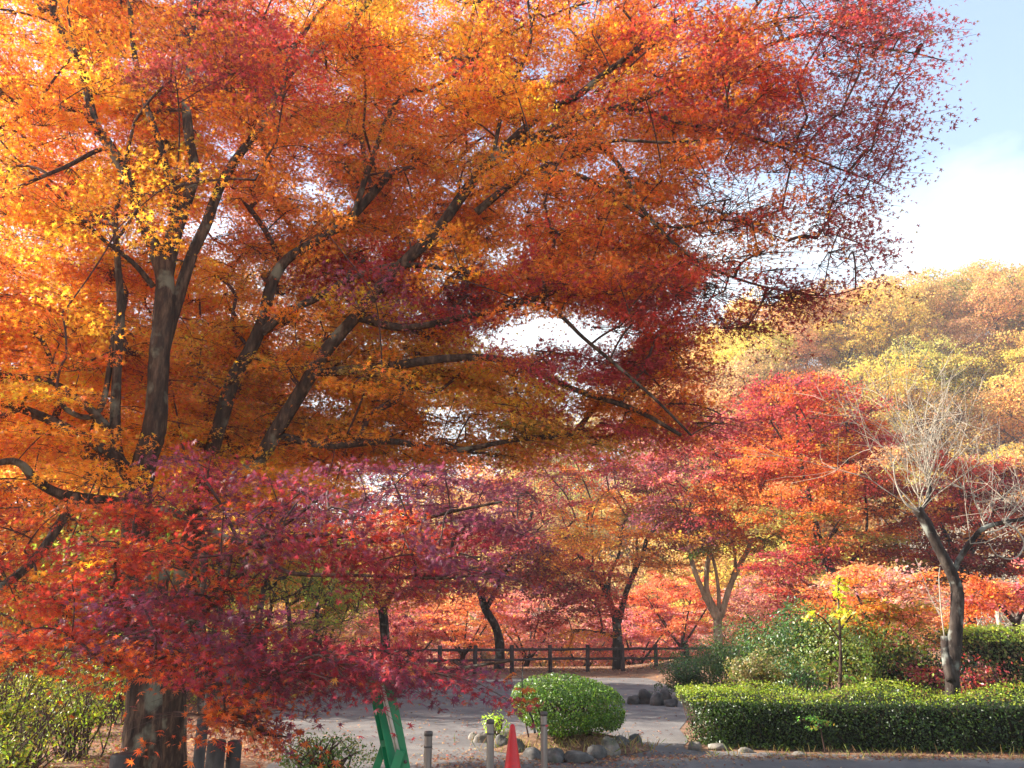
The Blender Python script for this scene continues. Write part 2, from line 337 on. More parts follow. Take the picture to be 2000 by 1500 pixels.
def spray(mbl, mbt, c, o, Lg, n, size, tint, tpl, droop=0.22, fingers=6, tw=0.0028, reject=None, spread=65, up=0.9, thick=0.05, turn=.2):
    """flat fan of small twigs carrying leaves, the way maples layer their foliage"""
    o = np.asarray(o, float); o[2] *= 0.35; o = unit(o + 1e-6); s = unit(np.cross(o, [0, 0, 1])); tn = np.cross(s, o)
    roll = rng.normal(0, .22); s, tn = s * math.cos(roll) + tn * math.sin(roll), tn * math.cos(roll) - s * math.sin(roll)
    b = np.asarray(c) - 0.35 * Lg * o; aa = np.radians(np.linspace(-spread, spread, fingers) + rng.normal(0, 6, fingers)); ll = Lg * (1 - 0.35 * np.abs(np.linspace(-1, 1, fingers))) * rng.uniform(.8, 1.15, fingers)
    k = rng.integers(0, fingers, n); u = np.sqrt(rng.uniform(.03, 1, n)); r = u * ll[k]
    dirs = np.cos(aa)[:, None] * o + np.sin(aa)[:, None] * s
    p = b + r[:, None] * dirs[k] + np.outer(-droop * r * r / Lg, [0, 0, 1]) + rng.normal(size=(n, 3)) * (0.085 * Lg * (np.abs(s) + np.abs(o))) + np.outer(rng.normal(size=n) * thick * Lg, tn)
    if reject is not None:
        kk = reject(p); p = p[kk]; k = k[kk]; n = len(p)
        if n == 0: return
    nr = up * tn + rng.normal(size=(n, 3)) * 0.55
    ti = np.repeat(np.asarray(tint)[None], n, 0); k2 = rng.random(n) < turn            # odd leaves turned further or less far
    ti[k2] = ti[k2] * .45 + .55 * TURN[rng.integers(0, len(TURN), k2.sum())] * (ti[k2].sum(1, keepdims=True) / .75)
    leaves(mbl, p, nr, size * rng.uniform(.55, 1.28, n), jit(ti, n, .2, .10), tpl, dirs[k] + np.array([0, 0, -.35]))
    if mbt is not None:
        for f in range(fingers):
            uu = np.array([0, .5, 1.0]) * ll[f] * 0.95
            tube(mbt, b + uu[:, None] * dirs[f] + np.outer(-droop * uu ** 2 / Lg, [0, 0, 1]), [tw * 1.6, tw, tw * .6], 3, cap=False)
def blob_pads(blobs, behind=None):
    """blobs: (px, py, rx, ry, n, d0, d1, colour names) -> pad centres + colours, spread through each blob's real volume"""
    pos, colr = [], []
    for b in blobs:
        px, py, rx, ry, n, d0, d1 = b[:7]
        cs = b[7].split()
        for _ in range(n):
            while True:
                a, e = rng.uniform(-1, 1, 2)
                if a * a + e * e < 1: break
            x_, y_ = px + a * rx, py + e * ry; f0 = d0
            if behind is not None and y_ < 920:
                core = 130 < x_ < 980 and 240 < y_
                if rng.random() < (.93 if core else .7 if -50 < x_ < 1400 else 0): f0 = max(d0, 9.0 if x_ < 400 else 9.9 if x_ < 980 else 9.0)
            pos.append(P(x_, y_, rng.uniform(f0, min(12.6, d1 + (1.2 if f0 > d0 else 0)) if behind else d1))); colr.append(C[cs[rng.integers(len(cs))]])
    return np.array(pos), np.array(colr)
def tree(name, label, limbs, blobs, leaf_size, tpl, Lg, nleaf, bark=None, group=None, bare=False, parts=10, rmin=0.006, cat='tree', droop=.22, tw=.0028, reject=None, maxr=.06, twmat=None, up=.9, thick=.05):
    nm, d0, d1, r0, r1, pp = limbs[0]
    base = P(pp[0][0], pp[0][1], d0)
    root = thing(name, base, label, cat, group)
    nodes, rad = traced(root, limbs, bark or M_BARK, parts)
    pads, cols = blob_pads(blobs); tws = MB(); fo = MB()
    if d0 > 17 and cat == 'tree': cols = cols * .95 + .05 * (cols @ np.array([.45, .4, .15]))[:, None] * np.array([1.05, 1, .95])    # tints of the farther trees pulled slightly towards grey
    b, _ = grow(tws, nodes, rad, pads, rmin, maxr)
    for p, q, c in zip(pads, b, cols):
        spray(fo, tws, p, p - q + .3 * np.append(unit(rng.normal(size=2)), 0) * np.linalg.norm(p - q), Lg * rng.uniform(.75, 1.25), int(nleaf * rng.uniform(.7, 1.3)), leaf_size, c, tpl, droop=droop, tw=tw, reject=reject, up=up, thick=thick)
    tws.build('twigs', twmat or M_TWIG, root); fo.build('foliage', M_MAPLE if d0 < 17 else M_FAR, root)
    return root

# ------------------------------------------------------------------ the two big maples
rootA = thing('maple_tree', G(270, 1560), 'huge orange maple with a thick pale trunk at left, crimson low boughs hanging before it', 'tree')
rootB = thing('maple_tree', G(335, 1500), 'big maple behind the thickest trunk, long dark limbs leaning right under orange leaves', 'tree')
LA = [('trunk', 8.5, 8.6, 30, 19, [(262, 1575), (270, 1480), (278, 1380), (276, 1260), (268, 1120), (268, 1000), (284, 900), (303, 830), (311, 700), (322, 570), (318, 505)]),
      ('stem', 8.4, 8.7, 13, 9, [(300, 1570), (303, 1450), (305, 1340), (312, 1200), (330, 1060)]),
      ('limb', 8.6, 8.2, 15, 6, [(318, 540), (300, 480), (266, 400), (240, 330), (207, 275), (186, 245), (168, 170), (150, 110), (115, 50), (104, 10), (125, -40), (150, -120)]),
      ('limb', 8.6, 9.0, 14, 8, [(322, 560), (340, 470), (366, 390), (380, 335), (370, 270), (364, 200), (372, 130), (376, 40), (392, -90)]),
      ('limb', 8.6, 9.6, 13, 6, [(316, 700), (338, 615), (374, 500), (402, 440), (430, 365), (462, 310), (500, 262), (540, 200), (562, 150), (600, 112), (692, 40), (760, -60)]),
      ('limb', 8.6, 8.9, 10, 5, [(326, 500), (340, 390), (326, 335), (312, 280), (284, 200), (262, 100), (250, -40)]),
      ('limb', 8.6, 8.2, 12, 3, [(268, 960), (228, 880), (228, 740), (236, 610), (230, 510), (226, 430), (240, 340), (262, 240)]),
      ('limb', 8.6, 7.2, 13, 6, [(274, 950), (236, 905), (170, 858), (78, 812), (0, 788), (-120, 770)]),
      ('limb', 8.6, 7.4, 10, 5, [(232, 860), (204, 830), (165, 790), (95, 745), (0, 732), (-110, 700)]),
      ('limb', 8.5, 7.0, 12, 5, [(262, 985), (150, 972), (110, 962), (70, 938), (40, 906), (0, 903), (-90, 925)]),
      ('limb', 8.38, 7.0, 7, 4, [(196, 262), (180, 240), (150, 216), (100, 212), (50, 226), (0, 246), (-90, 300)]),
      ('limb', 8.42, 7.0, 5.5, 3, [(222, 302), (196, 292), (130, 325), (60, 355), (0, 386), (-90, 440)]),
      ('limb', 8.6, 7.6, 6, 3, [(300, 560), (262, 515), (205, 470), (150, 420), (90, 360)]),
      ('limb', 8.6, 8.0, 6, 4, [(225, 640), (195, 800), (130, 800), (108, 740), (90, 680), (58, 640), (0, 600), (-60, 560)]),
      ('limb', 9.4, 8.6, 7, 4, [(530, 212), (560, 125), (600, 55), (650, -10), (700, -80)]),
      ('limb', 7.9, 5.4, 9, 4, [(150, 968), (70, 1090), (-40, 1180), (-60, 1225), (0, 1240), (100, 1260), (170, 1270), (215, 1291), (250, 1286), (310, 1252), (400, 1196), (440, 1150)]),
      ('limb', 8.4, 5.0, 8, 1.5, [(270, 1000), (320, 995), (360, 1012), (440, 1050), (500, 1070), (545, 1110), (590, 1122), (700, 1124), (850, 1130), (960, 1120)]),
      ('limb', 5.8, 5.0, 4, 2.5, [(480, 1066), (540, 1035), (590, 1000), (640, 960)]),
      ('limb', 5.8, 5.0, 5, 2.5, [(500, 1070), (610, 1045), (750, 1056), (810, 1022), (880, 1000), (980, 980)]),
      ('limb', 6.0, 4.8, 5, 2.5, [(310, 1252), (400, 1240), (440, 1262), (490, 1292), (560, 1318), (640, 1325), (760, 1330), (900, 1305), (1000, 1290)]),
      ('limb', 5.4, 4.7, 3.5, 2, [(330, 1262), (390, 1300), (450, 1370), (500, 1425), (560, 1440)])]
LB = [('trunk', 10.3, 9.9, 24, 17, [(335, 1510), (338, 1400), (342, 1280), (362, 1120), (388, 990), (402, 930)]),
      ('limb', 9.9, 9.7, 16, 9, [(400, 940), (414, 880), (432, 820), (456, 740), (490, 682), (514, 625), (530, 560), (556, 512), (605, 478), (680, 430), (760, 340)]),
      ('limb', 9.7, 9.2, 9, 5, [(512, 650), (560, 610), (618, 582), (668, 553), (760, 520), (860, 522), (1000, 545)]),
      ('limb', 9.9, 9.2, 16, 10, [(410, 985), (500, 905), (540, 842), (590, 762), (640, 682), (692, 622), (742, 562), (800, 502), (852, 452), (910, 372), (955, 316), (985, 288)]),
      ('limb', 9.2, 8.6, 10, 5, [(960, 312), (1050, 230), (1130, 185), (1172, 150), (1240, 100), (1320, 40)]),
      ('limb', 9.2, 8.4, 9, 1, [(950, 325), (1040, 270), (1120, 232), (1200, 211), (1290, 180), (1450, 110), (1540, 75), (1600, 66), (1680, 90), (1780, 103), (1850, 120)]),
      ('limb', 9.2, 8.3, 9, 2, [(930, 415), (972, 380), (1020, 345), (1062, 326), (1130, 300), (1200, 275), (1300, 278), (1420, 270)]),
      ('limb', 9.0, 8.0, 7, 1, [(1030, 282), (1110, 264), (1170, 285), (1214, 330), (1250, 400), (1290, 450), (1342, 496), (1402, 530), (1500, 562), (1610, 577), (1690, 560)]),
      ('limb', 9.0, 8.2, 6, 1.2, [(1055, 336), (1120, 340), (1180, 368), (1250, 420), (1320, 444), (1420, 430), (1540, 470)]),
      ('limb', 8.8, 8.2, 6, .8, [(1195, 213), (1260, 216), (1330, 240), (1450, 262), (1560, 300), (1680, 345), (1740, 370)]),
      ('limb', 9.2, 9.0, 5, 3, [(962, 318), (976, 240), (1000, 170), (1036, 80), (1030, -10)]),
      ('limb', 9.6, 9.2, 7, 4, [(690, 425), (720, 330), (775, 196), (842, 170), (900, 138), (980, 60)]),
      ('limb', 9.6, 8.6, 9, 4, [(700, 620), (790, 640), (900, 620), (1010, 595), (1120, 560), (1240, 555)]),
      ('limb', 9.7, 8.4, 10, 4, [(610, 730), (760, 715), (880, 700), (990, 705), (1120, 760), (1240, 800), (1330, 850)]),
      ('limb', 9.8, 8.8, 8, 4, [(540, 850), (640, 870), (760, 862), (880, 880), (1000, 860), (1120, 850)]),
      ('limb', 8.4, 7.8, 5, 2.5, [(1020, 590), (1085, 610), (1140, 660), (1200, 710), (1280, 780), (1350, 850)])]
nA, rA = traced(rootA, LA, M_BARK, 12); nB, rB = traced(rootB, LB, M_BARK, 12)
BIG = [(60, 60, 240, 200, 68, 6.5, 11, 'bright orange orange redor'), (150, 300, 260, 150, 64, 6.5, 11, 'bright orange yellow redor'), (60, 520, 220, 150, 60, 6.8, 11, 'yellow bright orange redor'),
       (330, 60, 180, 140, 30, 7, 11, 'orange brownor redor'), (450, 110, 140, 110, 22, 6.6, 8.2, 'crimson maroon red crimson'), (400, 330, 180, 160, 32, 7, 11, 'orange bright brownor redor'),
       (640, 110, 180, 170, 42, 7.5, 11.5, 'orange bright yellow redor'), (640, 350, 180, 150, 40, 7.5, 11.5, 'brownor orange ochre redor'), (850, 100, 180, 170, 42, 7.5, 11.5, 'bright orange redor red'),
       (900, 310, 190, 140, 38, 7.5, 11.5, 'brownor orange yellow ochre'), (1080, 90, 190, 150, 40, 7.5, 11, 'orange redor bright red'), (1150, 290, 190, 120, 36, 7.5, 11, 'brownor ochre orange redor'),
       (1290, 120, 170, 150, 40, 7.2, 10.5, 'redor crimson red orange'), (1430, 170, 150, 130, 26, 7.2, 10.2, 'crimson redor red brownor'), (1560, 110, 150, 140, 19, 7.2, 9.8, 'crimson redor red maroon'),
       (1640, 30, 140, 70, 14, 7.2, 9.4, 'crimson maroon'), (1710, 110, 100, 100, 11, 7.2, 9, 'crimson maroon'), (1590, 250, 170, 80, 12, 7.2, 9.6, 'crimson maroon crimson'), (1730, 240, 90, 60, 6, 7.2, 9, 'maroon crimson'), (1660, 350, 110, 50, 7, 7.4, 9, 'maroon crimson'),
       (1430, 310, 150, 80, 18, 7.4, 10, 'redor red maroon'), (1500, 400, 130, 50, 9, 7.4, 9.4, 'redor maroon'), (1640, 440, 90, 70, 7, 7.4, 9, 'maroon crimson'), (1560, 420, 120, 60, 6, 7.4, 9.2, 'redor maroon crimson'), (1670, 510, 50, 40, 4, 7.6, 8.8, 'maroon dusk'), (1520, 500, 110, 40, 6, 7.6, 9, 'redor maroon'), (1330, 430, 150, 90, 24, 7.6, 10, 'redor brownor red'),
       (1540, 570, 170, 22, 13, 7.6, 8.6, 'crimson maroon dkred'), (1420, 640, 70, 22, 3, 7.8, 8.6, 'maroon dkred'), (1400, 540, 80, 50, 6, 7.6, 9, 'red redor'), 
       (1010, 460, 200, 110, 32, 7.8, 11, 'brownor redor orange'), (800, 480, 180, 110, 30, 7.5, 11.5, 'brownor orange ochre'), (1200, 520, 160, 80, 26, 7.6, 10.5, 'redor red crimson'),
       (720, 520, 120, 50, 9, 7, 8.4, 'crimson red'), (850, 590, 130, 60, 16, 7, 9.5, 'crimson red purple'), (1050, 560, 170, 50, 18, 7.4, 10, 'redor red brownor'), (1290, 600, 100, 70, 20, 7.6, 10, 'crimson maroon red'),
       (90, 700, 200, 120, 48, 6.8, 10.5, 'yellow bright redor orange'), (330, 640, 170, 150, 40, 9, 11.5, 'orange yellow bright brownor'), (560, 600, 170, 150, 44, 8.5, 12, 'yellow orange brownor ochre'), (600, 780, 180, 110, 28, 8, 12, 'ochre orange brownor'),
       (800, 700, 140, 60, 20, 8, 11.5, 'yellow ochre olive orange'), (950, 745, 150, 50, 14, 8, 11, 'ochre yellow brownor'), (1130, 712, 150, 32, 13, 7.6, 10.5, 'crimson maroon crimson'), (1280, 740, 110, 70, 12, 7.6, 10, 'crimson brownor redor'), (1330, 830, 90, 60, 8, 7.8, 9.5, 'crimson redor dusk'),
       (720, 850, 170, 70, 24, 8, 12, 'ochre orange redor'), (960, 850, 130, 50, 10, 8, 11.5, 'ochre olive brownor'), (1150, 820, 130, 55, 12, 7.8, 10.5, 'ochre brownor crimson'),
       (80, 880, 200, 70, 24, 6.5, 10, 'orange redor bright'), (330, 880, 180, 70, 22, 7.5, 11, 'orange yellow ochre'), (520, 930, 180, 60, 16, 8, 11, 'ochre orange'),
       (500, -260, 900, 170, 80, 7, 12, 'orange redor bright'), (-350, 300, 200, 500, 46, 6, 11, 'orange bright redor'), (-290, 800, 200, 190, 34, 7.6, 10.6, 'orange bright redor'), (-900, 500, 420, 330, 34, 5, 7.4, 'redor orange red'), (-560, 620, 300, 150, 34, 10.3, 11.8, 'orange bright redor'),  # left ones past the frame: unseen boughs added to shade plaza and low boughs
       (540, 700, 320, 150, 40, 9.9, 12, 'ochre yellow orange'), (300, 760, 220, 130, 30, 9.2, 12, 'yellow orange bright'), (880, 790, 180, 80, 8, 9.5, 12, 'yellow ochre brownor'), (1300, -170, 400, 90, 26, 7.2, 10.5, 'redor crimson orange')]
LOW = [(120, 1040, 240, 90, 16, 4.9, 6.6, 'lowor lowred orange'), (330, 1080, 200, 90, 14, 4.9, 6.4, 'lowor lowred lowor'), (520, 1050, 170, 80, 15, 4.7, 6.2, 'lowcrim lowred lowpur'), (700, 1060, 170, 75, 16, 4.6, 6, 'lowcrim lowpur lowred'), (850, 1060, 140, 90, 12, 4.7, 6, 'lowcrim lowpur lowpur'),
       (340, 930, 140, 45, 8, 5.2, 6.6, 'lowpur lowcrim'), (600, 950, 170, 55, 12, 5, 6.4, 'lowpur lowcrim lowpur'), (850, 960, 150, 50, 9, 5, 6.4, 'lowpur lowpur'), (980, 1010, 80, 60, 6, 5.2, 6.4, 'lowpur lowcrim'),
       (80, 1160, 190, 80, 13, 4.7, 6.2, 'lowcrim lowred lowor'), (310, 1190, 180, 75, 13, 4.6, 5.8, 'lowred lowcrim lowor lowpur'), (90, 1270, 170, 50, 8, 4.6, 5.8, 'lowor lowred'), (450, 1215, 130, 70, 11, 4.6, 5.6, 'lowcrim lowpur lowred'),
       (330, 1290, 160, 40, 8, 4.6, 5.6, 'lowor lowor lowred'), (550, 1275, 120, 55, 10, 4.5, 5.4, 'lowcrim lowred lowpur'), (690, 1300, 130, 45, 9, 4.4, 5.2, 'lowcrim lowpur'), (820, 1300, 110, 35, 7, 4.4, 5.2, 'lowpur lowcrim'), (900, 1295, 50, 20, 2, 4.6, 5, 'lowpur'),
       (420, 1375, 90, 50, 8, 4.4, 5.2, 'lowcrim lowpur lowor'), (490, 1410, 50, 25, 4, 4.4, 5, 'lowpur lowor')]
GAPS = [(1120, 650, 100, 26, .8), (985, 655, 40, 18, .6), (842, 808, 26, 12, .6), (880, 840, 46, 22, .7), (1430, 385, 75, 30, .85), (1420, 575, 60, 34, .9), (1400, 480, 60, 30, .75), (1530, 350, 80, 14, .7), (1610, 520, 70, 26, .8), (1530, 510, 90, 22, .6), (20, 930, 18, 24, .7), (590, 1150, 62, 42, .96), (720, 1215, 110, 34, .93), (930, 1225, 110, 40, .95),
        (1145, 12, 30, 20, .8), (1035, 140, 34, 16, .7), (930, 265, 20, 12, .7), (1050, 395, 60, 22, .55), (945, 450, 20, 12, .7), (1350, 345, 70, 14, .6), (800, 700, 20, 10, .4), (870, 540, 40, 22, .6), (1350, 700, 40, 22, .5), (100, 1390, 140, 60, .93), (310, 1400, 60, 60, .9), (1150, 1150, 190, 120, .9), (1300, 880, 130, 24, .5)]
def big_reject(p):
    px, py = proj(p); keep = np.ones(len(p), bool)
    t3 = np.sin(p[:, 2] * 5.2 + 1.3 * np.sin(p[:, 0] * 1.1) + 1.1 * np.sin(p[:, 1] * 1.3)) + .7 * np.sin(p[:, 0] * 2.7 + p[:, 1] * 1.9) + .6 * np.sin(p[:, 1] * 4.1 - p[:, 0] * 3.3 + p[:, 2] * 2)
    keep &= ~(rng.random(len(p)) < np.clip((-.9 - t3) * .6, 0, .5))       # air between the tiers
    for gx, gy, rx, ry, pr in GAPS:
        q = p - P(gx, gy, 9)                                   # an opening between boughs, ragged at its rim
        w = .55 * np.sin(q[:, 0] * 4.1 + gx) * np.sin(q[:, 2] * 6.3 + gy) + .35 * np.sin(q[:, 0] * 9.7 + q[:, 1] * 5) + .3 * np.sin(q[:, 2] * 13 + q[:, 0] * 3)
        e = ((px - gx) / (1.15 * rx)) ** 2 + ((py - gy) / (1.15 * ry)) ** 2 + w
        keep &= ~(rng.random(len(p)) < pr * np.clip((1.25 - e) / .7, 0, 1))
    return keep
nodes = np.vstack([nA, nB]); rad = np.concatenate([rA, rB]); own = np.concatenate([np.zeros(len(nA), int), np.ones(len(nB), int)])
tw = [MB(), MB()]; fo = [MB(), MB()]; low = MB(); trunkA = np.array([-4.4, 8.6, 3.0])
BIG = [(b[0], b[1], b[2], b[3], int(b[4] * (2.5 if b[0] < 1000 else 1.75 if b[0] < 1400 else 1.1)), b[5], b[6] + (1.0 if b[0] < 1000 else 0), b[7]) for b in BIG]
pads, cols = blob_pads(BIG, True); base, po = grow(tw, nodes, rad, pads, .006, .045, own)
for p, q, c, k in zip(pads, base, cols, po):
    out = (p - q) / (np.linalg.norm(p - q) + .1) + 0.9 * unit((p - trunkA) * [1, 1, .2]) + .5 * np.append(unit(rng.normal(size=2)), 0)
    px_, py_ = proj(p); sparse = .5 if px_ > 1500 else 1
    if px_ > 1370 and py_ > 320: sparse = .42
    spray(fo[k], tw[k], p, out, rng.uniform(.62, 1.0), int(rng.uniform(300, 460) * sparse), .042, c, STAR5, reject=big_reject, tw=.003)
pads, cols = blob_pads(LOW); base, po = grow(tw, nA, rA, pads, .0045, .02, np.zeros(len(nA), int))
for p, q, c in zip(pads, base, cols):
    out = (p - q) / (np.linalg.norm(p - q) + .1) + 0.6 * np.append(unit(rng.normal(size=2)), 0) + np.array([.35, -.2, 0])
    spray(low, tw[0], p, out, rng.uniform(.40, .66), int(rng.uniform(90, 160)), .034, c, STAR7, reject=big_reject, tw=.0018, droop=.3, fingers=5, turn=.06)
for k, r in ((0, rootA), (1, rootB)):
    tw[k].build('twigs', M_TWIG, r); fo[k].build('foliage', M_MAPLE, r)
o = low.build('foliage', M_MAPLE, rootA); o['label'] = 'crimson and purple low foliage in front of the trunk'

# ------------------------------------------------------------------ maples along the far fence and right of the plaza
S = 'STAR5'
tree('maple_tree', 'orange maple with straight dark trunk at the fence, left of the curved trunk', [
    ('trunk', 37, 37, 10, 7, [(753, 1312), (752, 1250), (748, 1200), (738, 1165)]), ('limb', 37, 36, 4.6, 2.1, [(749, 1200), (775, 1130), (802, 1070)]), ('limb', 37, 36, 4.6, 2.1, [(742, 1175), (705, 1120), (660, 1080)]), ('limb', 37, 37, 4.0, 2.1, [(740, 1170), (735, 1100), (730, 1020)])],
    [(720, 1120, 120, 60, 34, 33, 39, 'orange redor ochre'), (800, 1100, 90, 80, 30, 33, 39, 'red redor crimson'), (640, 1080, 80, 50, 16, 34, 39, 'ochre yellow orange'), (740, 1030, 130, 60, 24, 33, 39, 'redor orange red'), (760, 950, 160, 50, 26, 34, 40, 'ochre redor orange'), (640, 1170, 40, 40, 6, 34, 37, 'orange ochre')], .105, KITE, 1.5, 170, M_BARK_DK, rmin=.012, tw=.008)
tree('maple_tree', 'dark purple red maple with an S-curved trunk growing at the fence', [
    ('trunk', 37, 36.5, 9, 7, [(974, 1312), (976, 1265), (968, 1225), (948, 1190), (936, 1150)]), ('limb', 36.5, 35.5, 5.3, 2.8, [(950, 1190), (985, 1120), (1020, 1060), (1040, 1000)]), ('limb', 36.5, 35.5, 4.6, 2.1, [(938, 1155), (905, 1100), (880, 1040)])],
    [(930, 1080, 130, 70, 40, 33, 39, 'purple crimson maroon'), (1010, 1040, 90, 90, 30, 33, 39, 'crimson maroon purple'), (880, 1130, 90, 40, 16, 34, 38, 'crimson red maroon'), (1000, 1120, 60, 40, 10, 34, 38, 'redor maroon'), (940, 980, 140, 50, 24, 33, 39, 'purple crimson dusk'), (960, 910, 150, 50, 26, 34, 40, 'dusk crimson redor')], .105, KITE, 1.5, 170, M_BARK_DK, rmin=.012, tw=.008)
tree('maple_tree', 'orange red maple forking low behind the middle of the wooden fence', [
    ('trunk', 36.5, 36.5, 9.5, 8, [(1207, 1312), (1206, 1260), (1204, 1215), (1198, 1190)]), ('limb', 36.5, 36, 5.9, 2.8, [(1200, 1200), (1183, 1155), (1146, 1104), (1110, 1062)]), ('limb', 36.5, 37, 4.0, 2.1, [(1188, 1160), (1192, 1120), (1208, 1085), (1216, 1030)]), ('limb', 36.5, 36.3, 2.6, 1.4, [(1184, 1150), (1178, 1110), (1166, 1080)]),
    ('limb', 36.5, 36, 5.9, 3.5, [(1208, 1215), (1222, 1160), (1240, 1115), (1256, 1080), (1266, 1050), (1305, 1000)]), ('limb', 36.3, 36.8, 4.0, 2.1, [(1238, 1118), (1244, 1080), (1243, 1040)])],
    [(1115, 1070, 70, 45, 24, 33.5, 38.5, 'orange redor bright'), (1130, 1130, 90, 35, 20, 34, 38, 'red crimson redor'), (1090, 1175, 90, 45, 16, 34, 38, 'dkred maroon crimson'), (1170, 1180, 40, 24, 7, 34.5, 36, 'orange red'), (1190, 1010, 130, 60, 34, 33.5, 39, 'orange ochre redor'), (1280, 1030, 100, 60, 26, 33.5, 39, 'ochre olive orange'), (1190, 940, 160, 50, 34, 34, 39, 'crimson dusk redor'), (1150, 880, 170, 50, 34, 34, 40, 'dusk pink crimson'), (1290, 1095, 60, 30, 8, 34, 38, 'brownor orange'), (1130, 1230, 60, 22, 5, 34.5, 36.5, 'orange red')], .105, KITE, 1.5, 165, M_BARK_DK, rmin=.012, tw=.008)
tree('maple_tree', 'many-stemmed maple with a sunlit pale fork, green below and red orange above', [
    ('trunk', 34, 34, 8, 8, [(1405, 1312), (1403, 1260), (1402, 1215), (1404, 1195)]), ('limb', 34, 33.6, 5.9, 2.8, [(1400, 1210), (1374, 1158), (1352, 1100), (1346, 1050), (1345, 1000)]), ('limb', 34, 33.7, 5.9, 2.8, [(1403, 1200), (1382, 1160), (1381, 1110), (1388, 1060), (1386, 990)]), ('limb', 34, 34.4, 4.0, 2.1, [(1405, 1190), (1402, 1140), (1392, 1090), (1370, 1040)]),
    ('limb', 34, 34.3, 5.9, 2.8, [(1408, 1205), (1424, 1150), (1444, 1105), (1466, 1060), (1482, 990), (1490, 930)]), ('limb', 34.2, 34.6, 3.3, 2.1, [(1424, 1150), (1436, 1100), (1430, 1060), (1416, 1020)])],
    [(1450, 970, 110, 60, 40, 31, 36, 'orange redor red'), (1400, 1050, 90, 35, 20, 32, 36, 'olive green ochre'), (1335, 1010, 80, 55, 22, 31.5, 36, 'dusk crimson maroon'), (1490, 890, 110, 70, 40, 31, 37, 'redor orange red'), (1410, 870, 100, 70, 30, 32, 37, 'pink crimson red'), (1500, 1040, 80, 40, 18, 31.5, 36, 'redor olive orange'), (1340, 900, 90, 70, 22, 32, 37, 'crimson dusk pink'), (1290, 960, 70, 60, 14, 32, 37, 'dusk pink maroon')], .10, KITE, 1.4, 190, M_BARK_LIT, rmin=.012, tw=.008)
tree('maple_tree', 'tall crimson and orange maple with thin dark leaning stems, behind the many-stemmed one', [
    ('trunk', 30, 29.5, 9, 7, [(1655, 1330), (1645, 1230), (1628, 1130), (1603, 1065), (1588, 1010)]), ('limb', 29.5, 29, 5.3, 2.1, [(1590, 1015), (1575, 950), (1560, 880), (1556, 800)]), ('limb', 29.8, 29, 4.0, 2.1, [(1630, 1135), (1668, 1090), (1692, 1040), (1690, 960)]), ('limb', 29.6, 29, 3.3, 2.1, [(1605, 1065), (1640, 1020), (1650, 930), (1660, 860)])],
    [(1560, 790, 110, 60, 50, 27, 32, 'crimson red redor'), (1640, 860, 80, 55, 26, 27.5, 32, 'red crimson redor'), (1700, 830, 50, 40, 12, 28, 32, 'crimson red'), (1560, 900, 110, 55, 34, 27, 32, 'redor orange red'), (1650, 960, 110, 60, 36, 27, 32, 'redor red brownor'), (1560, 990, 100, 50, 26, 27, 31.5, 'orange redor olive'), (1660, 1060, 100, 50, 26, 27.5, 32, 'brownor green redor olive'), (1555, 1100, 80, 40, 18, 28, 31.5, 'red redor crimson'), (1480, 800, 80, 60, 20, 29, 33, 'pink crimson red'), (1570, 1160, 70, 40, 12, 28, 31, 'red crimson maroon')], .095, KITE, 1.25, 190, M_BARK_DK, rmin=.011, tw=.007)
tree('maple_tree', 'deep red shaded maple filling the space behind the bare pruned tree', [
    ('trunk', 30, 30, 9, 7, [(1905, 1310), (1898, 1220), (1885, 1140), (1870, 1080)]), ('limb', 30, 29.5, 5.3, 2.1, [(1875, 1095), (1840, 1030), (1810, 960)]), ('limb', 30, 30, 5.3, 2.1, [(1880, 1110), (1920, 1040), (1960, 970)])],
    [(1810, 950, 110, 60, 32, 28, 33, 'dkred red brownor'), (1900, 960, 100, 60, 32, 28, 33, 'dkred crimson red'), (1990, 960, 90, 60, 22, 28, 33, 'dkred maroon red'), (1820, 1060, 110, 60, 32, 28, 33, 'dkred red brownor'), (1930, 1070, 110, 60, 32, 28, 33, 'dkred maroon'), (2050, 1050, 90, 90, 22, 28, 33, 'dkred red'), (1780, 1120, 90, 40, 14, 28, 32, 'brownor dkred olive')], .095, KITE, 1.3, 190, M_BARK_DK, rmin=.011, tw=.007)
tree('maple_tree', 'low spreading salmon pink and orange maple with green inner leaves behind the hedge', [
    ('trunk', 19, 19, 7, 5, [(1722, 1375), (1718, 1300), (1716, 1245)]), ('limb', 19, 18.5, 4, 2, [(1717, 1260), (1690, 1200), (1670, 1150)]), ('limb', 19, 18.6, 4, 2, [(1717, 1255), (1750, 1200), (1790, 1160)]), ('limb', 19, 18, 4, 2, [(1718, 1290), (1770, 1270), (1815, 1290)])],
    [(1690, 1135, 70, 30, 22, 17.5, 20.5, 'pinkor orange salmon'), (1770, 1150, 70, 40, 26, 17.5, 20.5, 'pinkor redor salmon'), (1640, 1180, 60, 40, 14, 18, 20.5, 'brownor redor'), (1730, 1205, 90, 35, 26, 17.5, 20, 'orange pinkor ygreen olive'), (1780, 1260, 60, 32, 16, 17.4, 19, 'ygreen pinkor olive salmon'), (1815, 1310, 30, 20, 6, 17.2, 18, 'pink salmon crimson'), (1690, 1250, 60, 30, 10, 17.5, 19.5, 'brownor olive')], .07, KITE, .72, 120, M_BARK_DK, rmin=.006, tw=.004)
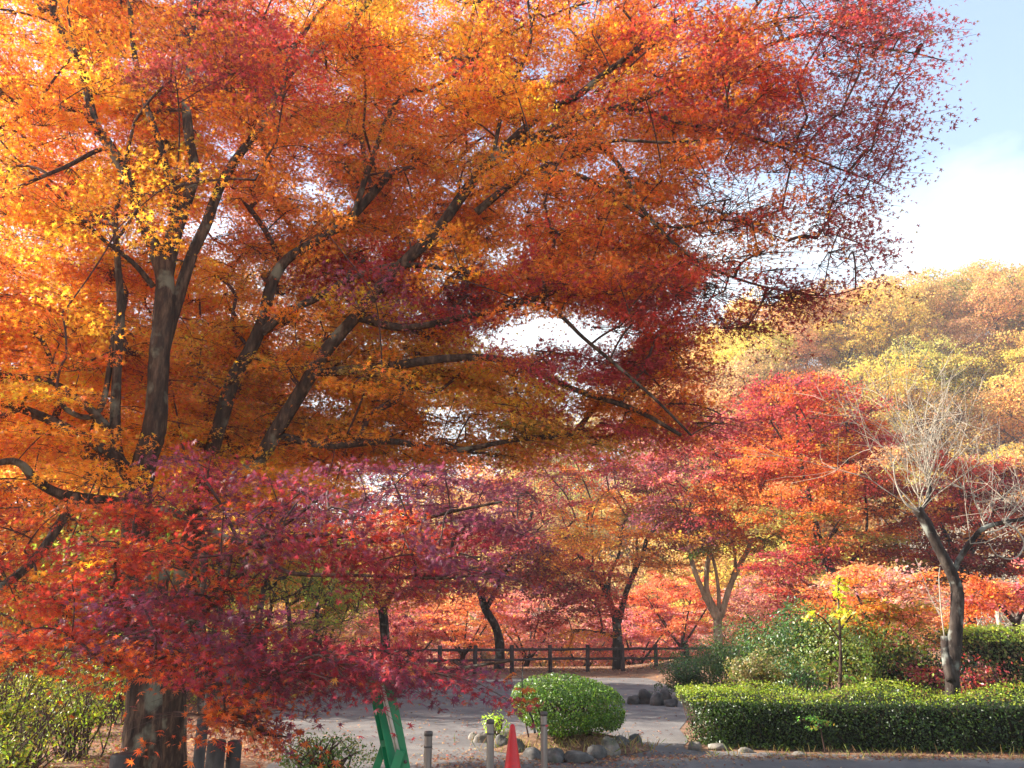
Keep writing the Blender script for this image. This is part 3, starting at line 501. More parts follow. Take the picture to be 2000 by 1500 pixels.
tree('maple_tree', 'pink orange maple at the right edge above the yellow green clipped hedge', [
    ('trunk', 23, 23, 8, 6, [(1992, 1330), (1988, 1260), (1984, 1205)]), ('limb', 23, 22.5, 5, 2, [(1985, 1220), (1950, 1180), (1920, 1150)]), ('limb', 23, 23, 5, 2, [(1985, 1215), (2010, 1170), (2040, 1130)])],
    [(1930, 1160, 70, 30, 24, 21, 24.5, 'pinkor pink redor'), (2010, 1150, 70, 50, 20, 21, 24.5, 'pink pinkor crimson'), (1890, 1200, 40, 30, 8, 21.5, 24, 'pinkor redor')], .08, KITE, .9, 150, M_BARK_DK, rmin=.008, tw=.005)
tree('maple_sapling', 'thin orange leaved maple sapling growing up beside the clipped island bush', [
    ('trunk', 10.35, 10.3, 1.8, .8, [(1045, 1432), (1040, 1405), (1026, 1375), (1020, 1350), (1021, 1300), (1023, 1285)]), ('limb', 10.3, 10.2, 1, .6, [(1030, 1385), (1012, 1370), (998, 1362)])],
    [(1014, 1366, 24, 10, 5, 10, 10.35, 'redor orange red'), (1022, 1382, 16, 10, 3, 10, 10.3, 'ygreen yellow'), (992, 1322, 12, 5, 2, 10.1, 10.4, 'redor red'), (1030, 1345, 18, 14, 2, 10.1, 10.3, 'orange ygreen')], .028, STAR5, .13, 34, M_BARK_DK, cat='sapling', rmin=.002, tw=.0012)

# bare pruned tree with pale whippy shoots
def whips(mb, start, dirs, n, L0, r0, spread, kids=3, up=.5):
    for _ in range(n):
        i = rng.integers(len(start)); p = np.array(start[i], float); d = unit(np.asarray(dirs) + spread * rng.normal(size=3) + [0, 0, up * .5]); Lw = L0 * rng.uniform(.6, 1.25); seg = [p]
        for k in range(6): d = unit(d + .16 * rng.normal(size=3) + [0, 0, .05 * up]); seg.append(seg[-1] + d * Lw / 6)
        seg = np.array(seg); tube(mb, seg, np.linspace(r0, r0 * .3, 7), 4, cap=False)
        for k in range(rng.integers(kids, kids + 3)):
            j = rng.integers(1, 6); e = unit(d + .7 * rng.normal(size=3) + [0, 0, .3]); q = [seg[j]]
            for h in range(4): e = unit(e + .2 * rng.normal(size=3)); q.append(q[-1] + e * Lw * .42 / 4 * rng.uniform(.6, 1.2))
            tube(mb, q, np.linspace(r0 * .55, r0 * .22, 5), 3, cap=False)
bt = thing('pruned_tree', P(1862, 1425, 13.2), 'bare pruned tree with mottled dark trunk and pale whippy shoots behind the long hedge', 'tree')
LT = [('trunk', 13.2, 13.0, 12.5, 9.8, [(1862, 1440), (1860, 1345), (1860, 1290), (1866, 1235), (1870, 1180), (1868, 1145), (1852, 1105), (1828, 1060), (1808, 1020), (1790, 994)]),
      ('limb', 13.1, 12.7, 6, 3, [(1862, 1120), (1872, 1095), (1895, 1060), (1920, 1032), (1960, 1020), (2010, 1010), (2050, 985)]),
      ('limb', 13.1, 13.2, 8.5, 7.5, [(1857, 1330), (1848, 1280), (1846, 1244)]),
      ('limb', 13.0, 13.2, 5, 3, [(1797, 1000), (1812, 975), (1815, 945), (1812, 930)])]
for nm, d0, d1, r0, r1, pp in LT:
    pp = np.array(pp, float); w = [P(x, y, d0 + (d1 - d0) * k) for (x, y), k in zip(pp, np.linspace(0, 1, len(pp)))]
    limb_mesh(nm, w, r0 * d0 / FPX, r1 * d1 / FPX, M_BARK_DK, bt, 12, .09, .2 if nm == 'trunk' else 0)
mb = MB(); top = [P(1795, 998, 13), P(1806, 985, 13.05), P(1815, 950, 13.1), P(1812, 935, 13.1)]
for d in ((-.7, 0, .55), (-.4, .3, .8), (-.25, -.3, .9), (0, 0, 1), (.3, .2, .9), (.55, -.2, .7), (.75, .2, .5)): whips(mb, top, d, 4, 2.3, .0078, .17, 9)
sp2 = [P(1895, 1062, 12.9), P(1925, 1032, 12.9), P(1960, 1020, 12.8), P(2005, 1010, 12.7)]
for d in ((-.3, 0, .9), (.2, .3, .9), (.5, -.3, .6), (.8, 0, .5), (.9, -.2, .1)): whips(mb, sp2, d, 4, 1.75, .0072, .19, 9)
for pp in ([(1960, 1020), (1985, 1035), (2000, 1060), (1990, 1085), (1970, 1092), (1945, 1082), (1932, 1062)], [(1925, 1040), (1950, 1035), (1985, 1015), (2020, 1000)], [(1795, 1000), (1770, 985), (1752, 950), (1745, 910), (1752, 890)]):
    tube(mb, spline([P(x, y, 12.8) for x, y in pp], 5), np.linspace(.016, .007, (len(pp) - 1) * 5 + 1), 6)
tube(mb, spline([P(1845, 1246, 13.2), P(1838, 1190, 13.15), P(1834, 1130, 13.1), P(1836, 1108, 13.1)], 4), np.linspace(.012, .005, 13), 5)
tube(mb, spline([P(1840, 1210, 13.2), P(1815, 1160, 13.2), P(1788, 1090, 13.2)], 4), np.linspace(.008, .003, 9 ), 5)
mb.build('shoots', M_PALE, bt)

# ------------------------------------------------------------------ far trees: a few shapes, each standing tree an object of its own
def maple_shape(name, seed, H, R, npad, nleaf, size, cols, trunk=.16, bark=M_BARK_DK):
    global rng; keep = rng; rng = np.random.default_rng(seed)
    root = thing(name, (0, 0, 0), None, None); nodes, rad = [], []
    tr = spline([(0, 0, -.6), (.1 * rng.normal(), .1 * rng.normal(), .16 * H), (.2 * rng.normal(), .2 * rng.normal(), .3 * H)], 8)
    mb = MB(); tube(mb, tr, np.linspace(trunk * 1.3, trunk, len(tr)), 8, .06); mb.build('trunk', bark, root); nodes.append(tr); rad.append(np.full(len(tr), trunk))
    for k in range(5):
        a = k * 1.257 + rng.normal(0, .25); e = np.array([math.cos(a), math.sin(a), 0]); l_ = spline([tr[-3], tr[-1] + e * .25 * R + [0, 0, .13 * H], tr[-1] + e * .6 * R + [0, 0, .38 * H]], 6)
        mb = MB(); tube(mb, l_, np.linspace(trunk * .6, trunk * .2, len(l_)), 6); mb.build('limb', bark, root); nodes.append(l_); rad.append(np.linspace(.08, .03, len(l_)))
    pads = []
    while len(pads) < npad:
        v = rng.uniform(-1, 1, 3)
        if .35 < np.linalg.norm(v) < 1 and v[2] > -.55: pads.append(np.array([0, 0, .6 * H]) + v * [R, R, .4 * H] * (1 - .3 * max(0, v[2]) * np.array([1, 1, 0])))
    tws, fo_ = MB(), MB(); b, _ = grow(tws, np.concatenate(nodes), np.concatenate(rad), np.array(pads), .012, .06)
    for p, q in zip(pads, b): spray(fo_, tws, p, (p - [0, 0, p[2]]) + .5 * R * np.append(unit(rng.normal(size=2)), 0), R * .34 * rng.uniform(.7, 1.2), int(nleaf * rng.uniform(.7, 1.3)), size, lin(cols[rng.integers(len(cols))]), KITE, tw=.008)
    tws.build('twigs', M_TWIG, root); fo_.build('foliage', M_FAR, root); rng = keep; return root
def round_shape(name, seed, H, R, ncl, nleaf, size, cols, trunk=.2, bark=M_BARK, low=.35):
    """broad tree whose crown is a crowd of separate leaf clumps on real limbs"""
    global rng; keep = rng; rng = np.random.default_rng(seed)
    root = thing(name, (0, 0, 0), None, None); tr = spline([(0, 0, -.8), (.15 * rng.normal(), .15 * rng.normal(), .25 * H), (.3 * rng.normal(), .3 * rng.normal(), .55 * H)], 8)
    mb = MB(); tube(mb, tr, np.linspace(trunk * 1.3, trunk * .6, len(tr)), 8, .06); mb.build('trunk', bark, root)
    cl = []
    while len(cl) < ncl:
        v = rng.uniform(-1, 1, 3); n_ = np.linalg.norm(v)
        if .3 < n_ < 1 and v[2] > -.75: cl.append(np.array([0, 0, (low + (1 - low) / 2) * H]) + v * [R, R, (1 - low) / 2 * H])
    tws, fo_ = MB(), MB(); grow(tws, tr[6:], np.full(len(tr) - 6, .1), np.array(cl), .02, .1)
    for c in cl:
        r = R * rng.uniform(.22, .40); n = int(nleaf * rng.uniform(.7, 1.3)); d = unit(rng.normal(size=(n, 3))); d[:, 2] = np.where(d[:, 2] < -.3, -d[:, 2], d[:, 2]); rr = r * (.55 + .5 * rng.random((n, 1)) ** .6)
        p = c + d * rr * [1.15, 1.15, .8] + rng.normal(size=(n, 3)) * .1
        leaves(fo_, p, d + .6 * rng.normal(size=(n, 3)), size * rng.uniform(.6, 1.25, n), jit(lin(cols[rng.integers(len(cols))]), n, .22, .1), KITE)
        for _ in range(7): e = c + unit(rng.normal(size=3) + [0, 0, .5]) * r * 1.0; tube(tws, [c, (c + e) / 2 + .05 * rng.normal(size=3), e], [.03, .02, .01], 3, cap=False)
    tws.build('twigs', M_PALE if bark is M_PALE else M_TWIG, root); fo_.build('foliage', M_FAR, root); rng = keep; return root
def bare_shape(name, seed, H, n1, bark):
    global rng; keep = rng; rng = np.random.default_rng(seed); root = thing(name, (0, 0, 0), None, None)
    tr = spline([(0, 0, -.6), (.1, .05, .2 * H), (.05, .1, .42 * H)], 6); mb = MB(); tube(mb, tr, np.linspace(.14, .08, len(tr)), 8); mb.build('trunk', bark, root); mb = MB()
    for k in range(n1):
        a = rng.uniform(0, 6.28); whips(mb, tr[6:], (.6 * math.cos(a), .6 * math.sin(a), .7), 1, .62 * H, .035, .2, 8)
    mb.build('twigs', bark, root); rng = keep; return root
def dup(root, loc, rz, sc, label, cat, group, col=(1, 1, 1)):
    r = root.copy(); COL.objects.link(r); r.location = [float(a) for a in loc]; r.rotation_euler = (0, 0, rz); r.scale = (sc, sc, sc * rng.uniform(.9, 1.12)); tag(r, label, cat, group)
    for ch in list(root.children):
        c = ch.copy(); COL.objects.link(c); c.parent = r
        if c.name.startswith('foliage'): c.color = (*col, 1)
    return r
used = {}
def place(shape, loc, rz, sc, label, cat, group, col=(1, 1, 1)):
    if shape.name not in used:
        used[shape.name] = 1; shape.location = [float(a) for a in loc]; shape.rotation_euler = (0, 0, rz); shape.scale = (sc,) * 3; tag(shape, label, cat, group)
        for ch in shape.children:
            if ch.name.startswith('foliage'): ch.color = (*col, 1)
    else:
        src = shape; dup(src, loc, rz, sc, label, cat, group, col)
HILLC = [[(222, 174, 102), (228, 184, 112), (210, 160, 94)], [(222, 190, 90), (212, 180, 84), (228, 196, 104)], [(206, 160, 100), (216, 168, 108), (198, 154, 98)], [(190, 172, 94), (204, 180, 96), (182, 160, 90)]]  # hillside leaf tints paled to stand in for part of the haze
hill = [round_shape('hillside_tree', 100 + i, 11.5, 5.2, 52, 210, .22, HILLC[i], .2, M_BARK, .06) for i in range(4)]
HL = ['pale orange oak crown among the hillside wood at right', 'golden yellow crown among the hillside wood at right', 'tan brown crown among the hillside wood at right', 'olive gold crown among the hillside wood at right']
hr = np.random.default_rng(5); cand = []
for y in np.arange(60, 122, 6.2):
    for x in np.arange(-70, 100, 6.6):
        X, Y = x + hr.uniform(-2.2, 2.2), y + hr.uniform(-2.2, 2.2); px, py = proj(np.array([X, Y, terrain(X, Y) + 6]))
        if -150 < px < 2150: cand.append((X, Y, px))
for X, Y, px in cand:
    far_left = px < 1280
    if far_left and hr.random() < .45: continue
    i = hr.integers(4) if not far_left else hr.choice([2, 3])
    place(hill[i], (X, Y, terrain(X, Y)), hr.uniform(0, 6.28), hr.uniform(.75, 1.15), HL[i] if not far_left else 'distant autumn tree glimpsed through the leaves beyond the valley', 'tree', 'wooded hillside trees' if not far_left else 'distant trees beyond the valley', tuple(hr.uniform(.88, 1.1, 3)))
# pink and orange maples in the hollow behind the fence
VC = [[(206, 140, 134), (214, 152, 144), (192, 122, 124)], [(222, 146, 104), (212, 128, 94), (218, 156, 112)], [(214, 166, 148), (204, 156, 142)]]
val = [maple_shape('maple_tree', 40 + i, 6.4, 3.5, 90, 130, .12, VC[i]) for i in range(3)]
VL = ['rose pink maple in the hollow behind the wooden fence', 'orange maple in the hollow behind the wooden fence', 'pale salmon maple in the hollow behind the wooden fence']
for px, d, i, s in [(640, 44, 2, .9), (690, 52, 0, 1), (800, 46, 0, .95), (870, 54, 2, 1.05), (905, 44, 1, .8), (960, 50, 2, 1), (1030, 45, 0, .85), (1080, 56, 1, 1.1), (1130, 47, 2, .9), (1170, 62, 0, 1.1), (1240, 46, 0, .95), (1290, 55, 0, 1.15), (1330, 44, 1, .85), (1360, 60, 1, 1.2), (1440, 47, 2, .95), (1470, 56, 0, 1.2), (1520, 45, 0, .95), (1580, 52, 1, 1.15), (1650, 48, 0, 1.1), (1000, 66, 1, 1.2), (820, 66, 1, 1.2), (1420, 68, 0, 1.3), (730, 62, 1, 1.1), (1250, 70, 1, 1.3)]:
    x = P(px, 1232, d)[0]; place(val[i], (x, d, float(terrain(x, d))), hr.uniform(0, 6.28), s, VL[i], 'tree', 'maples in the hollow', tuple(hr.uniform(.88, 1.1, 3)))
grey = bare_shape('bare_tree', 60, 7, 26, M_PALE)
for px, py, d, s in [(1880, 1000, 46, 1.25), (1950, 1000, 44, 1.2), (2010, 980, 47, 1.3), (1920, 980, 52, 1.3), (1985, 940, 54, 1.3)]:
    p = P(px, 1232, d); place(grey, (p[0], d, float(terrain(p[0], d)) + 1.0), hr.uniform(0, 6.28), s, 'leafless grey tree in the thicket below the golden hillside at right', 'tree', 'leafless thicket trees')
for px, d, s in [(1050, 58, 1.1), (1100, 64, 1.2), (900, 60, 1)]:
    p = P(px, 1232, d); place(grey, (p[0], d, float(terrain(p[0], d))), hr.uniform(0, 6.28), s, 'leafless tan tree in the hollow beyond the fence', 'tree', 'leafless trees in the hollow')
# yellow green trees on the left slope, seen under the boughs
lg = [round_shape('slope_tree', 80, 6.5, 2.8, 30, 170, .10, [(170, 176, 70), (190, 170, 70), (132, 148, 70)], .12, M_BARK_DK, .25), round_shape('slope_tree', 81, 6.5, 2.8, 28, 160, .10, [(214, 164, 66), (206, 140, 64), (176, 170, 74)], .12, M_BARK_DK, .25)]
LGL = ['yellow green tree beyond the left path, seen under the crimson boughs', 'golden leaved tree beyond the left path, seen under the crimson boughs']
for px, d, i, s in [(610, 30, 0, .8), (560, 36, 0, 1), (520, 40, 1, 1), (640, 46, 0, .9), (430, 32, 1, .9), (350, 27, 0, .8), (300, 34, 1, 1), (180, 26, 0, .85), (80, 30, 1, 1.0), (-20, 24, 0, .9), (400, 44, 0, 1.1), (230, 40, 0, 1.1), (100, 42, 1, 1.2), (-60, 36, 1, 1.1), (330, 24, 1, 1.05), (250, 20, 0, 1.0), (420, 27, 1, 1.15), (120, 21, 1, 1.1), (200, 31, 0, 1.3), (470, 36, 1, 1.2)]:
    x = P(px, 1232, d)[0]; place(lg[i], (x, d, float(terrain(x, d))), hr.uniform(0, 6.28), s, LGL[i], 'tree', 'trees on the left slope', tuple(hr.uniform(.85, 1.1, 3)))
tall = maple_shape('maple_tree', 90, 11.5, 4.6, 150, 190, .105, [(228, 146, 60), (240, 172, 70), (214, 116, 58), (232, 186, 80)], .2)
for px, d, s in [(40, 24, 1.0), (240, 21.5, .9), (390, 25, .95), (-160, 22, 1.0), (150, 31, 1.1), (330, 36, 1.1), (-100, 33, 1.1)]:
    x = P(px, 1232, d)[0]; place(tall, (x, d, float(terrain(x, d)) + .2), hr.uniform(0, 6.28), s, 'tall golden orange maple standing behind the big trunks, left of the path', 'tree', 'tall maples left of the path', tuple(hr.uniform(.9, 1.08, 3)))
tree('slim_tree', 'slim pale grey tree with straight trunk left of the plaza', [('trunk', 21, 21, 11, 9, [(484, 1375), (482, 1300), (478, 1200), (474, 1120), (476, 1040)]), ('limb', 21, 20.5, 5, 3, [(476, 1090), (520, 1030), (560, 980)])],
     [(500, 1010, 140, 50, 22, 19, 23, 'yellow ochre orange'), (430, 1060, 80, 40, 8, 19.5, 22.5, 'ochre yellow')], .075, KITE, .9, 120, M_BARK, rmin=.008, tw=.005)
tree('slim_tree', 'thin dark forked tree right of the slim pale trunk', [('trunk', 25, 25, 7, 5, [(500, 1365), (503, 1260), (508, 1190), (516, 1150), (522, 1110)]), ('limb', 25, 25, 4, 2, [(514, 1160), (545, 1135), (580, 1110)])],
     [(560, 1090, 80, 40, 14, 23.5, 26.5, 'ygreen yellow ochre'), (510, 1080, 60, 30, 8, 24, 26.5, 'yellow ygreen'), (610, 1200, 50, 30, 8, 24, 26.5, 'ygreen olive')], .075, KITE, .9, 110, M_BARK_DK, rmin=.008, tw=.005)
for (a, lab) in (((394, 17.5, 8), 'dark slender trunk under the crimson boughs, nearer the big trunk'), ((424, 20, 7), 'dark slender trunk under the crimson boughs, nearer the path')):
    px, d, r = a; tree('slim_tree', lab, [('trunk', d, d, r, r * .7, [(px + 2, 1400), (px, 1300), (px - 3, 1220), (px + 4, 1120), (px + 2, 1000)])], [(px, 1010, 90, 50, 12, d - 1.5, d + 1.5, 'ochre orange yellow')], .07, KITE, .8, 90, M_BARK_DK, rmin=.008, tw=.005)

# ------------------------------------------------------------------ shrubs and hedges
def lump(d, seed, amp=.16):
    r_ = np.random.default_rng(seed); s = np.ones(len(d))
    for k in range(9): q = unit(r_.normal(size=3)); s = s + amp * .5 * np.sin(r_.uniform(2.5, 7) * (d @ q) + r_.uniform(0, 6.28))
    return s
def shrub(name, label, c, rx, ry, h, n, size, cols, group=None, cat='shrub', tpl=KITE, flat=1.0, stems=14, depth=.55, seed=1, amp=.16, core=0.0, low=-.9, up=.25, mat_=None):
    """dome of small leaves on visible stems; c is the point on the ground under its middle"""
    root = thing(name, c, label, cat, group); c = np.asarray(c, float)
    d = unit(rng.normal(size=(n, 3))); d = d[d[:, 2] > low]; n = len(d)
    if flat != 1: d[:, 2] = np.sign(d[:, 2]) * np.abs(d[:, 2]) ** (1 / flat); 
    rr = (1 - depth * rng.random(n) ** 2.0) * lump(unit(d), seed, amp)
    p = c + [0, 0, h * .5] + d * rr[:, None] * np.array([rx, ry, h * .5]); p += rng.normal(size=(n, 3)) * size * .5; p[:, 2] = np.maximum(p[:, 2], c[2] + .02)
    k = (rng.integers(0, len(cols), n) + (lump(unit(d), seed + 9, 1.2) * 2).astype(int)) % len(cols)
    fo_ = MB(); leaves(fo_, p, unit(d) + [0, 0, up] + .75 * rng.normal(size=(n, 3)), size * rng.uniform(.6, 1.3, n), jit(lin(np.array(cols))[k], n, .22, .1), tpl)
    fo_.build('foliage', mat_ or M_GREEN, root); st = MB()
    for _ in range(stems):
        e = unit(rng.normal(size=3) + [0, 0, .8]); e[2] = abs(e[2]); b = c + [rx * .25 * rng.normal(), ry * .25 * rng.normal(), -.05]
        q = c + [0, 0, h * .5] + e * np.array([rx, ry, h * .5]) * .85; tube(st, spline([b, (b + q) / 2 + [.05 * rng.normal(), .05 * rng.normal(), .06 * h], q], 4), np.linspace(.014, .004, 9), 4, cap=False)
    st.build('stems', M_TWIG, root)
    return root
DGR = [(42, 70, 34), (54, 84, 38), (68, 96, 42), (36, 58, 30)]; MGR = [(50, 82, 36), (68, 98, 40), (84, 100, 46), (40, 68, 32)]; YGR = [(172, 182, 56), (150, 170, 50), (196, 196, 72), (120, 146, 48)]
ISL = G(1112, 1462); ISL[2] = .16
shrub('island_bush', 'clipped rounded green bush inside the ring of stones on the plaza', ISL, .84, .74, .80, 26000, .027, [(80, 112, 34), (98, 128, 38), (68, 96, 32), (118, 144, 46)], flat=1.5, stems=34, seed=3, amp=.07, depth=.5, low=-.72, up=.6)
shrub('seedling_plant', 'small bright yellow green seedling at the left end of the stone ring', G(966, 1447) + [0, 0, .05], .22, .2, .36, 420, .035, [(176, 204, 60), (150, 186, 52), (196, 214, 84)], cat='plant', stems=8, seed=5, depth=.8, up=1)
for a in [('dark blue green round shrub at the path corner, left of the other shrubs', 1338, 1362, 21, .60, .6, .95, 5200, .034, DGR, 11), ('dark rounded shrub right behind the corner shrub', 1412, 1352, 22.5, .72, .6, 1.35, 5200, .036, MGR, 12),
          ('broad green shrub left in the planting behind the long hedge', 1500, 1345, 21.5, .95, .8, 1.6, 6000, .042, MGR, 13), ('tall glossy green shrub below the yellow leaved sapling', 1575, 1350, 18.5, .85, .75, 1.75, 6000, .05, MGR, 14),
          ('olive green shrub right of the yellow leaved sapling', 1650, 1352, 17.5, .75, .7, 1.5, 4600, .05, [(96, 112, 48), (78, 96, 42), (120, 116, 58), (112, 128, 50)], 15), ('dull brownish green shrub low behind the hedge left end', 1480, 1352, 18, .6, .5, .8, 2600, .045, [(118, 112, 64), (92, 104, 54), (140, 124, 80)], 16),
          ('dark leafy shrub in shade under the salmon maple', 1760, 1368, 18, .95, .7, 1.0, 4200, .045, [(36, 56, 30), (48, 68, 36), (30, 44, 26)], 17), ('small green shrub at the foot of the tall glossy shrub', 1555, 1352, 16.5, .35, .35, .5, 1500, .035, DGR, 18),  # shrub under the salmon maple is a dark filler for the shade gap
          ('wine red leaved low shrub right of the pruned tree trunk', 1905, 1372, 16.2, .45, .3, .8, 420, .05, [(150, 52, 54), (120, 44, 46), (112, 84, 50)], 19)]:
    lab, px, py, d, rx, ry, h, n, s, cols, sd_ = a; x = P(px, 1232, d)[0]; z = max(P(px, py, d)[2], -.05)
    shrub('garden_shrub', lab, (x, d, z), rx * 1.25, ry * 1.2, h, int(n * 1.9), s, [tuple(min(255, v * 1.12) for v in c) for c in cols], 'shrubs behind the long hedge', seed=sd_, amp=.42, stems=22, depth=.8)
shrub('azalea_bush', 'low azalea bush with sparse green leaves beside the green barricade', G(625, 1520), .62, .5, .48, 2600, .026, [(96, 126, 56), (122, 150, 64), (140, 136, 74), (80, 106, 48)], seed=21, stems=40, depth=.7, amp=.2)
# clipped hedge along the plaza: footprint with a rounded left end
def hedge(name, label, front, thick, h, n, size, cols, seed, lit_top_cols=None, tree_gap=None):
    root = thing(name, front[0] * .5 + front[-1] * .5, label, 'hedge'); f = spline(front, 10); nrm = np.array([0, 1.0, 0]); m = len(f); r_ = np.random.default_rng(seed)
    def surf(u, v):
        """u along, v across the section: front foot - front top - back top"""
        i = np.clip((u * (m - 1)), 0, m - 1.001); k = i.astype(int); w = (i - k)[:, None]; b = f[k] * (1 - w) + f[k + 1] * w
        cap_ = np.clip(1 - (1 - np.clip(u * np.linalg.norm(f[-1] - f[0]) / (thick * .5), 0, 1)) ** 2, 0, 1) ** .5
        a = np.interp(v, [0, .34, .46, .6, .9, 1], [0, .0, .10, .3, .9, 1]); z = np.interp(v, [0, .34, .46, .6, .9, 1], [0.04, .80, .95, 1, 1, .8])
        yy = thick * (.5 + (a - .5) * (.25 + .75 * cap_)); zz = h * z * (.93 + .07 * cap_)
        p = b + np.stack([0 * yy, yy, zz], -1); nn = np.stack([-(1 - cap_) * 1.2, np.where(a < .3, -1, 0) * (v < .42) + 0 * v, np.where(v > .38, 1., .1)], -1); return p, nn
    u = rng.random(n) ** 1.08; v = rng.random(n) ** 1.1; p, nn = surf(u, v)
    bump_ = sum(.026 * np.sin(q[0] * p[:, 0] * 6 + q[1] * p[:, 2] * 9 + q[2] * p[:, 1] * 6 + q[3]) for q in r_.normal(size=(7, 4)) * [1, 1, 1, 3])
    dep = .34 * rng.random(n) ** 1.5; dep = np.where((rng.random(n) < .035) & (v > .3), -.07 * rng.random(n), dep)
    p = p + unit(nn) * (bump_ - dep)[:, None] + rng.normal(size=(n, 3)) * .012; p[:, 2] = np.maximum(p[:, 2], .02)
    c = lin(np.array(cols))[rng.integers(0, len(cols), n)]
    if lit_top_cols is not None: t_ = (v > .36) & (dep < .06); c[t_] = lin(np.array(lit_top_cols))[rng.integers(0, len(lit_top_cols), t_.sum())]  # outer top leaves coloured lighter and yellower, as if the sun lit them
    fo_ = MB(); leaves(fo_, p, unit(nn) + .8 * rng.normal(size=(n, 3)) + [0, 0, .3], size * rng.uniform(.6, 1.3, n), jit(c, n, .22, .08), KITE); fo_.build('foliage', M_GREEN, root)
    st = MB()
    for _ in range(420):
        uu = rng.random(); p0, n0 = surf(np.array([uu]), np.array([rng.uniform(.05, .9)])); b0 = f[int(uu * (m - 1))] + [abs(rng.normal(0, .12)) + .22, thick * rng.uniform(.2, .7), 0]
        tube(st, spline([b0, (b0 + p0[0]) / 2 + rng.normal(size=3) * .06, p0[0] - unit(n0[0]) * .03], 3), [.011, .009, .008, .007, .006, .005, .004], 4, cap=False)
    st.build('stems', M_TWIG, root)
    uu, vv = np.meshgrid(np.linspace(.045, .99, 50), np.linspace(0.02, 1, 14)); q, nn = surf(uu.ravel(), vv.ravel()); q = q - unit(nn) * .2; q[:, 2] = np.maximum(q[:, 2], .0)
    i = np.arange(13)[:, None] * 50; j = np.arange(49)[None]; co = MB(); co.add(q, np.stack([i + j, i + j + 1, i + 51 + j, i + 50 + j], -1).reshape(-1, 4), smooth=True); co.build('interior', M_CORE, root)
    return root
hl = P(1345, 1232, 12.3)[0]
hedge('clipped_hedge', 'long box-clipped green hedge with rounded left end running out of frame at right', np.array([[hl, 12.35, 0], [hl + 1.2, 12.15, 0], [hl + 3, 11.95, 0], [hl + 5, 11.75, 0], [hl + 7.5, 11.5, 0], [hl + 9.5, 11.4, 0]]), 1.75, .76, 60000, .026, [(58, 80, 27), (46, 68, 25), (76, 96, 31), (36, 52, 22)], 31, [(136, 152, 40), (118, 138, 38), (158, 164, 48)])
hx = P(1885, 1232, 17.5)[0]
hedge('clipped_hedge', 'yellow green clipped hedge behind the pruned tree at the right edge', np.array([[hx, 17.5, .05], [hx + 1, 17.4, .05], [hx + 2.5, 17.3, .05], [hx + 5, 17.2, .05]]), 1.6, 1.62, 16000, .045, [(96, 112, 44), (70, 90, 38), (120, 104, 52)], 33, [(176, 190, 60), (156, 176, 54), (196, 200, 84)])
# yellow leaved sapling rising out of the shrubs
C['sapleaf'] = lin((206, 214, 64))
tree('sapling', 'slender sapling with large drooping yellow leaves rising above the green shrubs', [('trunk', 15.6, 15.6, 3, 1.4, [(1640, 1350), (1642, 1290), (1640, 1220), (1637, 1160), (1640, 1128)]), ('limb', 15.6, 15.5, 2, 1, [(1641, 1250), (1610, 1210), (1580, 1192)]), ('limb', 15.6, 15.5, 2, 1, [(1640, 1230), (1660, 1205), (1672, 1190)])],
     [(1640, 1140, 10, 16, 6, 15.5, 15.7, 'sapleaf'), (1638, 1168, 8, 10, 3, 15.5, 15.7, 'sapleaf'), (1582, 1192, 8, 5, 2, 15.4, 15.6, 'sapleaf'), (1620, 1192, 26, 7, 3, 15.4, 15.7, 'sapleaf'), (1662, 1192, 14, 6, 2, 15.4, 15.7, 'sapleaf'), (1605, 1290, 40, 30, 4, 15.4, 15.8, 'green'), (1665, 1300, 40, 30, 4, 15.4, 15.8, 'green')], 
     .095, LANCE, .2, 13, M_BARK, cat='sapling', rmin=.003, tw=.0015, droop=1.2, up=.3)
tree('nandina_sprig', 'light green feathery sprig poking out of the front of the long hedge', [('stem', 11.75, 11.6, 1.5, .8, [(1612, 1470), (1606, 1440), (1600, 1410)])],
     [(1585, 1402, 16, 5, 4, 11.5, 11.65, 'sprig'), (1612, 1410, 18, 7, 5, 11.5, 11.65, 'sprig'), (1590, 1422, 14, 6, 4, 11.5, 11.65, 'sprig')], .034, LANCE, .12, 15, M_TWIG, cat='plant', rmin=.0015, tw=.001) if C.setdefault('sprig', lin((120, 178, 74))) is not None else None
# undergrowth on the bank at the left
for a in [('leafy yellow green undergrowth bush beside the thick trunk', 175, 1470, 11.5, .7, 1.1), ('sunlit yellow green bush low at the left edge', 40, 1500, 10.5, .8, 1.2), ('tangled green bush on the bank behind the left edge bush', 90, 1450, 14, 1.2, 1.9), ('ragged bush between the left edge and the thick trunk', 215, 1420, 15.5, .9, 1.6), ('olive bush far down the bank at the left edge', 0, 1420, 17, 1.4, 2.6), ('gold tinted bush far down the bank left of the trunks', 150, 1400, 19, 1.4, 2.5), ('low green bush at the lower left corner', 60, 1560, 9.2, .6, .7)]:
    lab, px, py, d, r, h = a; x = P(px, 1232, d)[0]
    shrub('undergrowth_bush', lab, (x, d, float(terrain(x, d))), r, r * .9, h + max(0., -float(terrain(x, d))) * .75, 2600, .036, [(150, 170, 52), (186, 196, 62), (118, 138, 48), (160, 136, 64), (104, 118, 46)], 'undergrowth on the left bank', stems=46, seed=int(px) + 50, depth=.95, amp=.5, tpl=LANCE)
for k, (px, d) in enumerate([(335, 29), (385, 26), (430, 38), (270, 22), (330, 20)]):
    x = P(px, 1232, d)[0]; shrub('undergrowth_bush', 'brushy olive bush beside the left path beyond the trunks', (x, d, float(terrain(x, d))), 1.3, 1, 1.7, 1900, .07, [(126, 128, 58), (150, 130, 64), (96, 108, 50), (170, 170, 66)], 'brush beside the left path', stems=24, seed=70 + k, depth=.8, amp=.4)

